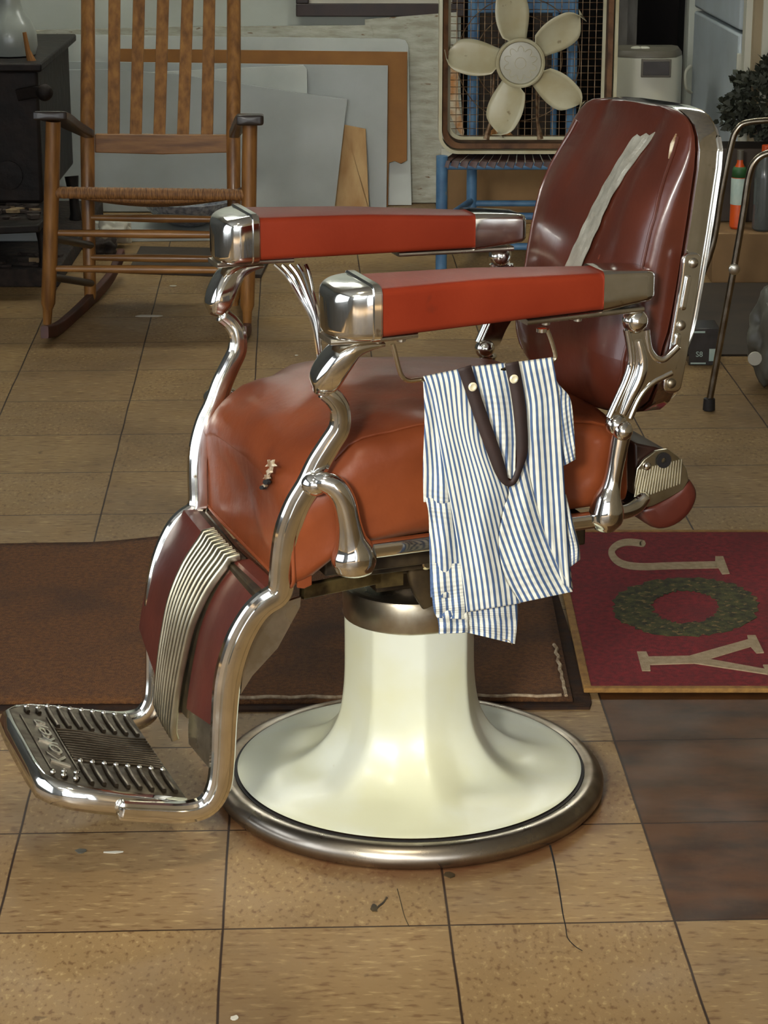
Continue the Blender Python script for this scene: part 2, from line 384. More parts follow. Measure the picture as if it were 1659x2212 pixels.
# tan partition to the right of the refrigerator
struct('wall_partition', MB().box((1.155, 7.34, 0), (2.6, 7.44, ZC)), tan_wall)
struct('trim_1', MB().box((.80, YB-.05, 0), (.90, YB, 2.15)).box((.835, YB-.065, 0), (.865, YB-.05, 2.15)), jamb_m)
struct('trim_2', MB().box((1.135, 7.38, 0), (1.155, 7.44, ZC)).box((1.18, 7.325, 0), (1.20, 7.34, ZC)), appliance)

# ================================================================== BARBER CHAIR
chair = thing('barber_chair', 'vintage chrome barber chair with red arms, tan leather seat and round cream enamel pedestal', 'barber chair', BASE, math.atan2(FU.y, FU.x))
def sides(fn, name, m, **k):                    # one object on each side of the chair
    a = fn().build(name, m, chair, **k); b = fn().mirror().build(name, m, chair, **k); return a, b

# pedestal
def ring_prof(p): return p
MB().lathe([(.25, .002), (.294, .002), (.300, .010), (.3005, .018), (.297, .026), (.289, .0335), (.280, .0360), (.2735, .0350), (.2705, .0335), (.27, .030)], n=128, closed=True).build('base_ring', ring_metal, chair, label='worn metal ring round the foot')
prof = [(.0985, .289), (.0988, .283), (.0985, .25), (.0990, .2), (.1015, .165), (.1065, .135), (.116, .11), (.131, .088), (.151, .070), (.177, .056), (.206, .047), (.236, .041), (.258, .0385), (.2655, .037)]
prof = spline(prof, 4); secs = []
for r, z in prof:
    ring = []
    lob = .0 if r > .235 else min(1, max(0, (.235-r)/.06)); amp = .022*math.exp(-((r-.155)/.042)**2)
    for i in range(160):
        a = 2*PI*i/160; q = ((a-R(37)) % (PI/4))-PI/8
        oc = math.cos(PI/8)/math.cos(q)                # flat-sided octagon
        rr = r*(1+lob*.75*(oc-.965))*(1-amp*3.2*(1-abs(q)/(PI/8))*.5)
        zz = z-amp*.35*(.5+.5*math.cos(q*8))
        ring.append(Vector((rr*math.cos(a), rr*math.sin(a), max(zz, .033))))
    secs.append(ring)
MB().loft(secs).build('pedestal', enamel, chair, smooth=28, label='cream enamel flared pedestal with eight flats')
MB().lathe([(.2635, .030), (.2642, .0345), (.2700, .0345), (.2703, .030)], n=128, closed=True).build('gasket', rubber, chair, label='dark gap round the enamel skirt')
MB().lathe([(.060, .2865), (.101, .287), (.1025, .290), (.1025, .330), (.100, .3345), (.093, .336), (.088, .332), (.05, .332)], n=72).build('collar', chrome_dull, chair, label='dull metal collar at the top of the pedestal')
MB().lathe([(.045, .32), (.045, .40)], n=32).build('piston', dark_metal, chair)
fr = MB(); fr.box((-.19, -.16, .412), (.16, .16, .438)); fr.box((-.06, -.07, .35), (.08, .07, .415)); fr.box((-.15, .10, .395), (.12, .125, .415)); fr.box((-.15, -.125, .395), (.12, -.10, .415))
fr.box((-.20, .15, .43), (.20, .19, .475)); fr.box((-.20, -.19, .43), (.20, -.15, .475))
fr.build('underframe', dark_metal, chair, bevel=.003)
lk = MB()
p0 = S(652, 1278, .16); p1 = S(848, 1238, .12); p2 = S(880, 1228, .10)
lk.sweep([p0, p0.lerp(p1, .5), p1], (.0105, .006), SQR)
lk.box(tuple(p1-Vector((.012, .012, .016))), tuple(p1+Vector((.03, .012, .012))))
lk.build('tilt_link', brass_metal, chair)
a, b = trace([(905, 1200, .13, .014, .008), (903, 1230, .13, .017, .008), (912, 1270, .13, .016, .008), (925, 1308, .13, .010, .007)])
MB().sweep(a, b, ROUNDED).build('lever', dark_metal, chair, label='dark cast lever under the seat')
b1 = S(918, 1213, .15); MB().lathe([(.008, -.01), (.010, -.008), (.010, .008), (.006, .012)], b1, 20, 'y').build('bolt', rod_m, chair)

# seat cushion: rows along u, rounded sections
def seat_sec(u):
    hw = interp([(-.262, .19), (-.25, .212), (-.2, .222), (.2, .224), (.255, .218)], u)
    zt = interp([(-.262, .585), (-.25, .605), (-.2, .622), (-.05, .640), (.06, .646), (.13, .640), (.17, .630), (.20, .615), (.228, .601), (.243, .587), (.252, .570), (.256, .552)], u)
    zb = interp([(-.26, .490), (.16, .470), (.20, .452), (.235, .425), (.256, .421)], u)
    return hw, zt, zb
us = [-.262, -.258, -.25, -.235, -.21]+[-.18+.02*i for i in range(20)]+[.215, .23, .240, .248, .253, .256]
N = 72; secs = []
def seatpt(u, i, shrink=1, bulge=0):
    hw, zt, zb = seat_sec(u); a = 2*PI*i/N; c, s_ = math.cos(a), math.sin(a); e = 2/7.5
    y = hw*math.copysign(abs(c)**e, c); z01 = math.copysign(abs(s_)**e, s_)
    z = (zt+zb)/2+(zt-zb)/2*z01
    y *= 1+.02*math.cos((z01)*1.4)                              # puffed sides
    if s_ > 0:                                                  # top: crowned middle, corners pulled down, wrinkles
        yy = abs(y)/hw
        z += .006*(1-yy**2)-(.010*max(0, (u-.12)/.13)*yy**3)
        z += .0035*math.sin(u*60+y*22)*math.exp(-((u-.17)/.08)**2)+.002*math.sin(y*40+u*10)
        if y > 0: z -= .010*math.exp(-((u-.205)/.03)**2)*yy**2
        if y < 0: z -= .012*math.exp(-((u-.165)/.02)**2)*yy**4
    y += .003*math.sin(z*70+u*34)*(1 if y > 0 else -1)
    return Vector((u, y, z))
for u in us: secs.append([seatpt(u, i) for i in range(N)])
# front face drawn as shrinking rings
hw, zt, zb = seat_sec(.256)
cy, cz = 0, .50
for k, q in enumerate((.975, .93, .85, .74, .6, .45, .3, .15, .03)):
    ring = []
    for p in secs[len(us)-1]:
        v = Vector((p.x, cy+(p.y-cy)*q, cz+(p.z-cz)*q))
        v.x += .004*(1-q)-.012*math.exp(-(((v.y+.06)/.10)**2+((v.z-.50)/.05)**2))+.003*math.sin(v.y*50+v.z*60)*(1-q)
        ring.append(v)
    secs.append(ring)
seat = MB().loft(secs).build('seat_cushion', seat_tan, chair, smooth=60, label='worn tan leather seat cushion with sagging corners')
# piping of the front face + apron flap on the near corner
edge = [secs[len(us)-1][i % N]+Vector((.0005, secs[len(us)-1][i % N].y*.006, 0)) for i in range(30, 79)]
MB().tube(edge, .0028, 8).build('piping', seat_tan, seat)
def toppipe(u0, u1, sg):
    pts = []
    for k in range(22):
        u = u0+(u1-u0)*k/21; p = seatpt(u, 9); q = Vector((u, sg*(p.y+.0005), p.z+.001)); pts.append(q)
    return MB().tube(pts, .0026, 8)
toppipe(-.24, .19, 1).build('piping', seat_tan, seat)
fl = MB(); q0 = [(640, 1195), (672, 1185), (672, 1262), (655, 1270), (640, 1268)]
fl.prism([S(x, y, .214) for x, y in q0], (0, .004, 0)); fl.build('corner_flap', seat_tan, seat, bevel=.001)
# tear with white stuffing
def face_pt(px, py, u=.262):
    d = ray(px, py); t = (u-(EYEP-BASE).dot(FU))/d.dot(FU); P = EYEP+d*t-BASE; return Vector((P.dot(FU), -P.dot(FV), P.z))
def seatfront(px, py):                                          # just on the front face
    p = face_pt(px, py, .256); return p+Vector((.0035-.012*math.exp(-(((p.y+.06)/.10)**2+((p.z-.50)/.05)**2)), 0, 0))
tr = MB()
for c, n_, r1, r2 in (((594, 1002), 5, 15, 6), ((590, 1018), 4, 8, 5), ((585, 1030), 5, 8, 4), ((580, 1048), 4, 6, 4)):
    pts = []
    for k in range(2*n_):
        r_ = (r1 if k % 2 == 0 else r2)*random.uniform(.8, 1.2); a_ = PI*k/n_+.3
        pts.append(seatfront(c[0]+r_*.8*math.cos(a_), c[1]+r_*math.sin(a_)))
    tr.prism(pts, (.004, 0, 0))
tr.build('torn_stuffing', white_fluff, seat, smooth=0, label='small tear showing white stuffing')
hl = MB()
for c, r_ in (((586, 1040), 6), ((577, 1052), 5)):
    hl.prism([seatfront(c[0]+r_*math.cos(k), c[1]+r_*math.sin(k))+Vector((.001, 0, 0)) for k in (0, 1, 2, 3, 4, 5)], (.0045, 0, 0))
hl.build('tear_hole', black_gap, seat, smooth=0)

# arms
def rrect(u, yc, hw, zb, zt, r=.012, k=5):
    r = min(r, hw*.95, (zt-zb)*.48); out = []
    for cx, cz_, a0 in ((yc+hw-r, zt-r, 0), (yc-hw+r, zt-r, 90), (yc-hw+r, zb+r, 180), (yc+hw-r, zb+r, 270)):
        for j in range(k+1):
            a_ = R(a0+90*j/k); out.append(Vector((u, cx+r*math.cos(a_), cz_+r*math.sin(a_))))
    return out
def arm_c(u): return interp([(-.268, .222), (-.182, .230), (.163, .265), (.235, .256)], u)
def arm_pad():
    return MB().loft([rrect(u, arm_c(u), interp([(-.182, .033), (.163, .055)], u), interp([(-.182, .794), (.163, .7965)], u), interp([(-.182, .846), (0, .858), (.163, .862)], u), .010) for u in [-.182+.0345*k for k in range(11)]])
def arm_front():
    secs = []
    for k in range(16):
        t = math.sin(PI/2*k/15); u = .163+.058*t; w = max(.10, (1-t**3.6)**(1/2.8))
        secs.append(rrect(u, arm_c(u), .0575*w, .7925+.004*(1-w), .866-.004*t-.010*(1-w)**.8-.01*(1-w), .012))
    return MB().loft(secs)
def arm_rear():
    secs = []
    for k in range(12):
        t = k/11; e = 1 if t < .85 else max(.1, 1-((t-.85)/.15)**3)*.25+.75
        u = -.182-.086*t; secs.append(rrect(u, arm_c(u), (.0345-.004*t)*e, .791+.008*t+.003*(1-e), .849-.004*t*t-.003*t-.01*(1-e), .009))
    return MB().loft(secs)
sides(arm_pad, 'armrest_pad', arm_red, label='red vinyl armrest pad')
sides(arm_front, 'armrest_cap', chrome, label='rounded chrome cap at the front of an armrest')
sides(arm_rear, 'armrest_cap', chrome, label='tapered chrome cap at the rear of an armrest')
def arm_plates(u0, u1, bs):
    m_ = MB().loft([rrect(u, arm_c(u)+.004, .026, .785, .7925, .003) for u in (u0, (u0+u1)/2, u1)])
    for u in bs: m_.lathe([(.004, .779), (.006, .780), (.006, .786)], (u, arm_c(u)+.016, 0), 12)
    return m_
sides(lambda: arm_plates(.10, .222, (.12, .155)), 'arm_plate', chrome_dull)
sides(lambda: arm_plates(-.25, -.065, (-.10, -.15)), 'arm_plate', chrome_dull)
def cap_band():
    m_ = MB(); return m_.loft([rrect(u, arm_c(u), .0595-(0 if 0 < k < 3 else .002), .7915, .868-(0 if 0 < k < 3 else .002), .013) for k, u in enumerate((.1635, .165, .174, .1755))])
sides(cap_band, 'cap_band', chrome)
# front brackets (leaf shaped) and posts
def bracket():
    a, b = trace([(826, 740, .270, .003, .016), (796, 742, .268, .007, .020), (766, 748, .265, .012, .024), (745, 761, .262, .0165, .026), (728, 778, .258, .0185, .027), (710, 803, .252, .0195, .026), (698, 825, .247, .018, .022), (692, 840, .244, .012, .015)])
    return MB().sweep(a, b, ROUNDED, roundcap=.6)
sides(bracket, 'arm_bracket', chrome)
def post():
    rows = [(702, 845, .240, .0125, .010), (722, 862, .240, .013, .011), (735, 888, .238, .0135, .012), (733, 925, .236, .0145, .012), (712, 960, .232, .015, .012), (688, 1000, .228, .016, .012), (666, 1048, .224, .017, .0125),
            (641, 1092, .220, .0175, .013), (621, 1148, .214, .018, .013), (612, 1210, .208, .018, .013), (608, 1262, .203, .018, .013), (597, 1286, .201, .018, .013), (570, 1304, .2, .018, .013),
            (544, 1332, .198, .0185, .013), (514, 1388, .193, .019, .0135), (492, 1465, .188, .019, .0135), (484, 1555, .182, .018, .0135), (480, 1640, .178, .0175, .0135), (472, 1700, .175, .0175, .0135),
            (446, 1740, .174, .0165, .0135), (400, 1754, .174, .0155, .0135), (330, 1753, .175, .0155, .0135), (262, 1749, .177, .015, .0135)]
    a, b = trace(rows, 5); return MB().sweep(a, b, RIB, roundcap=.4)
sides(post, 'side_post', chrome, smooth=22, label='ribbed chrome side post running down to the footrest')
def elbow():
    a, b = trace([(676, 1046, .240, .011, .011), (700, 1042, .248, .014, .013), (726, 1054, .252, .016, .015), (744, 1085, .252, .0165, .016), (753, 1130, .248, .0175, .018), (758, 1165, .245, .022, .021),
                  (763, 1190, .243, .030, .026), (765, 1212, .243, .032, .027), (765, 1230, .243, .028, .024)])
    m_ = MB().sweep(a, b, CIRC, roundcap=.35); m_.sphere(tuple(S(680, 1045, .238)), .0175, sc=(1.1, 1, .95)); return m_
sides(elbow, 'elbow_bracket', chrome)
def rail():
    p = [S(795, 1188, .238), S(930, 1170, .238), S(1100, 1147, .238), S(1285, 1122, .238)]
    return MB().sweep(p, (.0115, .011), ROUNDED)
sides(rail, 'seat_rail', chrome)
def rear_post():
    a, b = trace([(1306, 1140, .243, .016, .016), (1308, 1126, .243, .0245, .022), (1310, 1105, .243, .0255, .023), (1312, 1080, .243, .0205, .02), (1320, 1050, .243, .014, .0135), (1328, 1010, .243, .0125, .012), (1337, 965, .243, .0135, .012), (1343, 935, .243, .0145, .012)])
    m_ = MB().sweep(a, b, CIRC, roundcap=.4)
    m_.sphere(tuple(S(1345, 930, .250)), .0145); m_.sphere(tuple(S(1331, 917, .240)), .016); return m_
sides(rear_post, 'rear_post', chrome)
def lever():
    L1 = spline([(1354, 712), (1360, 745), (1363, 785), (1352, 822), (1336, 858), (1316, 902)], 4)
    L2 = spline([(1360, 903), (1375, 868), (1391, 843), (1411, 824), (1430, 814), (1450, 804)], 4)
    L3 = spline([(1464, 748), (1448, 764), (1431, 777), (1415, 773), (1403, 757), (1398, 735), (1396, 712)], 4)
    m_ = MB(); ol = L1+[(1338, 912)]+L2+L3; m_.prism([S(x, y, .234) for x, y in ol], (0, .010, 0))
    for L_ in (L1, L2, L3): m_.tube([S(x, y, .2405) for x, y in L_], .0055, 10)
    q = vsp([S(x, y, .243) for x, y in ((1378, 735), (1386, 780), (1380, 815), (1362, 855), (1345, 895))], 5); m_.tube(q, [.006+.004*math.sin(PI*k/(len(q)-1)) for k in range(len(q))], 10)
    m_.sphere(tuple(S(1372, 692, .240)), .0185); return m_
sides(lever, 'back_lever', chrome, smooth=40, label='Y-shaped chrome lever joining arm, back and seat')
def plate():
    a, b = trace([(1493, 562, .224, .0145, .005), (1487, 610, .224, .0145, .005), (1474, 690, .224, .0145, .005), (1462, 765, .224, .015, .005), (1450, 832, .224, .0145, .005)])
    m_ = MB().sweep(a, b, SQR, roundcap=.8)
    for q0, q1 in (((1487, 600), (1475, 665)), ((1465, 725), (1454, 795))):
        a, b = trace([(q0[0], q0[1], .230, .0045, .003), ((q0[0]+q1[0])/2, (q0[1]+q1[1])/2, .230, .0045, .003), (q1[0], q1[1], .230, .0045, .003)]); m_.sweep(a, b, ROUNDED, roundcap=.8)
    return m_
pl = sides(plate, 'back_plate', chrome, smooth=30)
for k, sg in enumerate((1, -1)):
    for px, py in ((1498, 568), (1471, 703), (1450, 828)):
        c = S(px, py, .229); c.y *= sg
        MB().sphere(tuple(c), .0075, 16, (1, .7, 1)).build('bolt', chrome_dull, pl[k])

# backrest
RIM = [(.60, -.296), (.708, -.302), (.745, -.3145), (.813, -.325), (.876, -.334), (.966, -.346), (1.01, -.350), (1.06, -.353)]
FRT = [(.60, -.262), (.64, -.247), (.68, -.243), (.79, -.257), (.83, -.266), (.887, -.283), (.93, -.302), (.98, -.328), (1.02, -.343), (1.06, -.349)]
HW = [(.598, .06), (.605, .115), (.617, .155), (.635, .180), (.66, .195), (.70, .203), (.9, .203), (.96, .202), (.985, .199), (1.003, .192), (1.017, .180), (1.027, .164), (1.034, .140), (1.0375, .105), (1.039, .05)]
ws = [h[0] for h in HW]; ws = sorted(set(ws+[.66+.02*k for k in range(18)]))
secs = []; bk = []
for w in ws:
    hw = interp(HW, w); r0 = interp(RIM, w); f0 = interp(FRT, w); ring = []
    for i in range(49):
        a_ = PI*i/48; c, s_ = math.cos(a_), math.sin(a_)
        y = hw*math.copysign(abs(c)**.36, c); q = abs(s_)**.36
        u = r0+(f0-r0)*q
        u += .010*max(0, 1-(y/hw)**2)*min(1, (1.06-w)/.1)
        u += .0030*math.sin(w*26+y*18)*q*min(1, (1.06-w)/.05)
        u -= .006*math.exp(-((y-.085-.05*(w-.8))/.016)**2)*q+.005*math.exp(-((y+.085)/.014)**2)*q
        ring.append(Vector((u, y, w)))
    secs.append(ring)
def sk_(v): return Vector((v.x, v.y, v.z+.065*v.y*max(0, min(1, (v.z-.80)/.2))))
secs = [[sk_(v) for v in r] for r in secs]
back = MB().loft(secs).build('backrest', back_brown, chair, smooth=50, label='tall brown leather backrest with rounded top')
# chrome rim: outline band behind the pad
secs = []
out = [(interp(HW, w)+(.003 if w < 1.0 else -.001), w) for w in ws]; loop = [(y, w) for y, w in out]+[(-y, w) for y, w in out[::-1]]
for off, gr in ((-.003, 0), (-.004, .003), (-.031, .003), (-.036, .0), (-.038, -.007)):
    secs.append([Vector((interp(RIM, w)+off, y+math.copysign(gr, y), w+(min(0, gr) if w > 1.0 else (-gr if w < .65 else 0)))) for y, w in loop])
secs = [[sk_(v) for v in r] for r in secs]
MB().loft(secs).build('back_rim', chrome, chair, smooth=40, label='chrome rim round the backrest')
def surf_u(y, w):
    hw = interp(HW, w); r0 = interp(RIM, w); f0 = interp(FRT, w); c = min(1, abs(y)/hw)**(1/.36); q = math.sqrt(max(0, 1-c*c))**.36
    u = r0+(f0-r0)*q; u += .010*max(0, 1-(y/hw)**2)*min(1, (1.06-w)/.1); u += .0030*math.sin(w*26+y*18)*q*min(1, (1.06-w)/.05)
    u -= .006*math.exp(-((y-.085-.05*(w-.8))/.016)**2)*q+.005*math.exp(-((y+.085)/.014)**2)*q
    return u
def edgepipe(sg):
    pts = []
    for k in range(40):
        w = .635+(1.0-.635)*k/39; y = interp([(.63, .168), (.68, .188), (.9, .190), (1.0, .168)], w); pts.append(sk_(Vector((surf_u(y, w)+.001, sg*y, w))))
    return MB().tube(pts, .0028, 8)
for sg in (1, -1): edgepipe(sg).build('piping', back_brown, back)
tp = MB(); rows = 40; cols = 6
for j in range(rows):
    w = .995-(.995-.745)*j/(rows-1); yc = interp([(.74, .012), (.78, .018), (.9, .045), (1.0, .080)], w); hwid = .0215+.001*math.sin(j*1.3)
    for i in range(cols):
        y = yc+hwid*(2*i/(cols-1)-1)
        w2 = w+(.004*(i % 2) if j == 0 else 0)+(y-yc)*.15; tp.v.append(sk_(Vector((surf_u(y, w2)+.0022+.0005*math.sin(i*2.1+j*.7), y, w2))))
tp.f = [(j*cols+i, j*cols+i+1, (j+1)*cols+i+1, (j+1)*cols+i) for j in range(rows-1) for i in range(cols-1)]
tp.build('tape_strip', tape_m, back, smooth=0, solid=.001, label='strip of grey duct tape down the backrest')
sl = MB(); pts = [sk_(Vector((surf_u(y, w)+.001, y, w))) for y, w in ((.160, 1.004), (.164, .990), (.169, .972))]
sl.tube(pts, [.001, .0045, .001], 8); sl.build('seam_split', white_fluff, back, label='pale split at the top of the seam')

# rear leg pad with its ribbed plate
outl = [(1372, 1010), (1388, 990), (1412, 972), (1438, 968), (1462, 985), (1480, 1012), (1484, 1036), (1472, 1056), (1440, 1075), (1405, 1092), (1382, 1096), (1370, 1080), (1366, 1045)]
pp = [S(x, y, .165) for x, y in outl]
ep = MB().prism(pp, (0, .006, 0))
ep = ep.build('end_plate', flute, chair, bevel=.0015, label='grey ribbed end plate of the rear pad')
nrm = MB()
for k in range(17):
    px0 = 1372+k*6; nrm.tube([S(1369+k*6.2, 1085-k*2.2-4, .172), S(1383+k*5.6, 1000-k*1.4+14, .172)], .0011, 6)
nrm.build('ribbing', flute, ep)
c = S(1398, 1007, .172); MB().sphere(tuple(c), .0065, 16, (1, .7, 1)).build('bolt', chrome, ep)
c = S(1433, 994, .172); MB().lathe([(.0045, .0), (.0115, .0), (.0115, .003), (.0045, .003)], c, 20, 'y', True).xf(Matrix.Identity(4)).build('slot', black_gap, ep)
cu = vsp([S(x, y, 0) for x, y in ((1372, 1100), (1400, 1138), (1455, 1122), (1492, 1080), (1496, 1040), (1478, 1025), (1440, 1062), (1400, 1080))], 4)
rp = MB(); base_y = 0
ringpts = [Vector((v.x, 0, v.z)) for v in [S(x, y, .15) for x, y in spline([(1366, 1096), (1384, 1122), (1412, 1138), (1448, 1130), (1480, 1104), (1497, 1068), (1492, 1042), (1476, 1030), (1450, 1052), (1410, 1078), (1380, 1090)], 3)]]
cen = sum(ringpts, Vector())/len(ringpts)
secs = []
for y, q in ((.172, .55), (.170, .82), (.164, .95), (.155, 1), (0, 1), (-.155, 1), (-.17, .8)):
    secs.append([Vector((cen.x+(p.x-cen.x)*q, y, cen.z+(p.z-cen.z)*q)) for p in ringpts])
rp.loft(secs).build('leg_pad', pad_maroon, chair, smooth=50)
bx = [S(x, y, .15) for x, y in ((1362, 952), (1410, 962), (1440, 972), (1462, 1000), (1440, 1045), (1375, 1075), (1364, 1040))]
MB().prism([Vector((p.x, .163, p.z)) for p in bx], (0, -.32, 0)).build('pad_box', mat('dark_brown_leather', (44, 22, 15), .4, 0, (34, 17, 12), 10), chair, bevel=.004)
a, b = trace([(1318, 1108, .20, .010, .009), (1350, 1104, .19, .012, .010), (1375, 1092, .18, .0125, .010), (1392, 1074, .178, .010, .009)])
MB().sweep(a, b, CIRC, roundcap=.6).build('pad_bracket', chrome, chair)

# footrest frame: curved calf panel
prof_p = spline([(.288, .424), (.318, .385), (.342, .335), (.356, .28), (.366, .225), (.372, .175)], 5)
def calf_u(w): return interp(sorted([(q[1], q[0]) for q in prof_p]), w)
def calf(y0, y1, wt, wb0, wb1, off, th, crown=.007):
    m_ = MB(); n = 24; nc = 7; V = []
    for layer in (off, off-th):
        for j in range(n+1):
            for i in range(nc):
                s_ = i/(nc-1); y = y0+(y1-y0)*s_; wb = wb0+(wb1-wb0)*s_; w = wt+(wb-wt)*j/n
                V.append(Vector((calf_u(w)+layer+crown*(1-(abs(y)/.185)), y, w)))
    L = (n+1)*nc; Fs = []
    for j in range(n):
        for i in range(nc-1):
            a_ = j*nc+i; Fs += [(a_, a_+1, a_+nc+1, a_+nc), (L+a_, L+a_+nc, L+a_+nc+1, L+a_+1)]
        Fs += [(j*nc, (j+1)*nc, L+(j+1)*nc, L+j*nc), (j*nc+nc-1, L+j*nc+nc-1, L+(j+1)*nc+nc-1, (j+1)*nc+nc-1)]
    for i in range(nc-1):
        Fs += [(i, L+i, L+i+1, i+1), (n*nc+i, n*nc+i+1, L+n*nc+i+1, L+n*nc+i)]
    m_.add(V, Fs); return m_
calf(.060, .182, .423, .205, .223, -.004, .020).build('calf_panel', pad_maroon, chair, smooth=40, label='maroon leather panel beside the fluted strip')
calf(-.201, -.060, .423, .238, .205, .008, .020).build('calf_panel', pad_maroon, chair, smooth=40, label='maroon leather panel beside the fluted strip')
calf(-.183, .183, .421, .20, .20, -.026, .006).build('calf_backing', cast_alu, chair, smooth=40)
calf(.060, .180, .26, .150, .150, -.009, .005).build('calf_plate', chrome_dull, chair, smooth=40)
calf(-.196, -.056, .26, .165, .145, -.010, .006).build('calf_plate', chrome_dull, chair, smooth=40)
fs = MB(); cnt = 9
for k in range(cnt):
    sk0 = -1+2*k/(cnt-1); wb = .158-.006*sk0; pts = []
    for j in range(26):
        w = .427+(wb-.427)*j/25; lift = .007 if j < 25 else .004; y = sk0*(.062-.018*j/25)
        pts.append(Vector((calf_u(w)+lift+.007*(1-abs(y)/.185)+.002, y, w)))
    pts = [Vector((pts[0].x-.016, pts[0].y, pts[0].z+.002))]+pts
    fs.sweep(pts, [(.006, .0044-.0012*max(0, j-1)/26) for j in range(len(pts))], ROUNDED)
fs.build('fluted_strip', flute, chair, smooth=50, label='bright fluted metal strip down the calf panel')
calf(-.060, .060, .425, .190, .190, -.006, .012).build('strip_backing', dark_metal, chair, smooth=40)
def web():
    q = [(620, 1300), (650, 1290), (648, 1312), (600, 1400), (545, 1460), (520, 1500), (528, 1420), (560, 1350)]
    return MB().prism([S(x, y, .186) for x, y in q], (0, -.006, 0))
sides(web, 'side_web', chrome_dull)
MB().box((.262, -.19, .405), (.300, .19, .419)).build('cross_bar', dark_metal, chair, bevel=.003)

# foot plate
A0 = Vector((.400, 0, .112)); A1 = Vector((.600, 0, .166)); du = (A1-A0); L_ = du.length; ex = du/L_; ez = Vector((-ex.z, 0, ex.x))
def FP(s_, y, h=0): return A0+ex*s_+Vector((0, y, 0))+ez*h
foot = MB(); ol = [(0, .162), (.125, .162), (.175, .150), (.200, .125), (.203, .07), (.203, -.07), (.200, -.125), (.175, -.150), (.125, -.162), (0, -.162)]
foot.prism([FP(s_, y, -.006) for s_, y in ol], ez*.006)
foot_o = foot.build('foot_plate', cast_alu, chair, bevel=.0015, label='cast metal foot plate with raised ribs and lettering')
sk = MB(); oo = [(0, .162), (.06, .162), (.125, .162), (.16, .157), (.185, .144), (.200, .125), (.203, .07), (.203, 0), (.203, -.07), (.200, -.125), (.185, -.144), (.16, -.157), (.125, -.162), (.06, -.162), (0, -.162)]
V = []; n_ = len(oo)
for q, h in ((1, .0), (1.03, -.008), (1.04, -.020), (1.03, -.034)):
    for s_, y in oo: V.append(FP(s_*(1 if s_ < .1 else q), y*q, h*(1 if s_ > .04 else .5)))
sk.add(V, [(r_*n_+i, r_*n_+i+1, (r_+1)*n_+i+1, (r_+1)*n_+i) for r_ in range(3) for i in range(n_-1)])
sk.build('foot_skirt', chrome, foot_o, solid=.003, smooth=50, label='polished rim of the foot plate')
for sg in (1, -1):
  rb = MB(); kn = MB()
  for k in range(10):
    s_ = .012+k*.0178; y0, y1 = .070, .146
    if s_ > .15: y0 = .118
    yy1 = y1-(.012 if s_ > .15 else 0)
    r1 = MB(); r1.sweep([FP(s_, sg*y0, .002), FP(s_+.002, sg*(y0+yy1)/2, .003), FP(s_, sg*yy1, .002)], (.0028, .003), ROUNDED, side=Vector((1, 0, 0)))
    r1.build('rib', cast_alu, foot_o)
    MB().sphere(tuple(FP(s_, y0 if sg == 1 else -yy1, .004)), .0042, 12).build('stud', chrome, foot_o)
for s_ in (.160, .176, .190): MB().sphere(tuple(FP(s_, .140-.03*(s_-.16)/.03*.5, .004)), .0042, 12).build('stud', chrome, foot_o)
wv = MB()
for k in range(13):
    y = -.056+k*.0094
    wv.sweep([FP(.004+.14*j/12, y+.004*math.sin(j*.52)*math.cos(k*.25), .001) for j in range(13)], (.0018, .0022), ROUNDED, side=Vector((0, 0, 1)))
wv.build('wavy_rib', cast_alu, foot_o)
def text_mesh(body, size, ext, shear=0):
    tcu = bpy.data.curves.new('t', 'FONT'); tcu.body = body; tcu.size = size; tcu.extrude = ext; tcu.shear = shear; tcu.align_x = 'CENTER'; tcu.align_y = 'CENTER'; tcu.resolution_u = 4
    o = bpy.data.objects.new('t', tcu); COL.objects.link(o); bpy.context.view_layer.update()
    me = bpy.data.meshes.new_from_object(o.evaluated_get(bpy.context.evaluated_depsgraph_get())); vs = [v.co.copy() for v in me.vertices]; fc = [tuple(p.vertices) for p in me.polygons]
    bpy.data.objects.remove(o); return vs, fc
vs, fc = text_mesh('Koken', .060, .0015, .35)
tx = MB(); tx.add([FP(.166+v.y*.62, -v.x*1.12+.005, .001+v.z) for v in vs], fc); tx.build('lettering', chrome_dull, foot_o, smooth=0, label='raised script lettering')
bd = MB()
for s0 in (.146, .187): bd.box((0, 0, 0), (0, 0, 0)) if False else bd.sweep([FP(s0, -.105, .001), FP(s0, 0, .001), FP(s0, .105, .001)], (.0012, .0015), ROUNDED, side=Vector((1, 0, 0)))
bd.build('letter_border', cast_alu, foot_o)

# fan-shaped rods under the far arm
fn = MB()
pe = S(690, 748, -.205)
for k in range(5):
    ps = S(592+k*17, 572, -.240); mid = S(646+k*7.5, 640+k*-3, -.222)
    pts = vsp([ps, ps.lerp(mid, .5)+Vector((0, 0, .006)), mid, mid.lerp(pe, .55)+Vector((-.004, 0, .0)), pe+Vector((0, 0, -.03))], 5)
    fn.tube(pts, .0030, 8)
fn.build('fan_bracket', chrome, chair, label='fan of chrome rods under the far arm')
# towel bar
tb = vsp([S(*q, .300) for q in ((848, 743), (852, 757), (860, 790), (868, 812), (882, 822), (910, 820), (1000, 811), (1100, 795), (1180, 782), (1197, 777), (1199, 766), (1192, 740), (1182, 712))], 4)
MB().tube(tb, .0032, 10).build('towel_bar', rod_m, chair)
MB().lathe([(.004, 0), (.0075, .001), (.0075, .006), (.004, .007)], S(1170, 712, .300)+Vector((0, 0, -.004)), 12).build('bolt', chrome, chair)

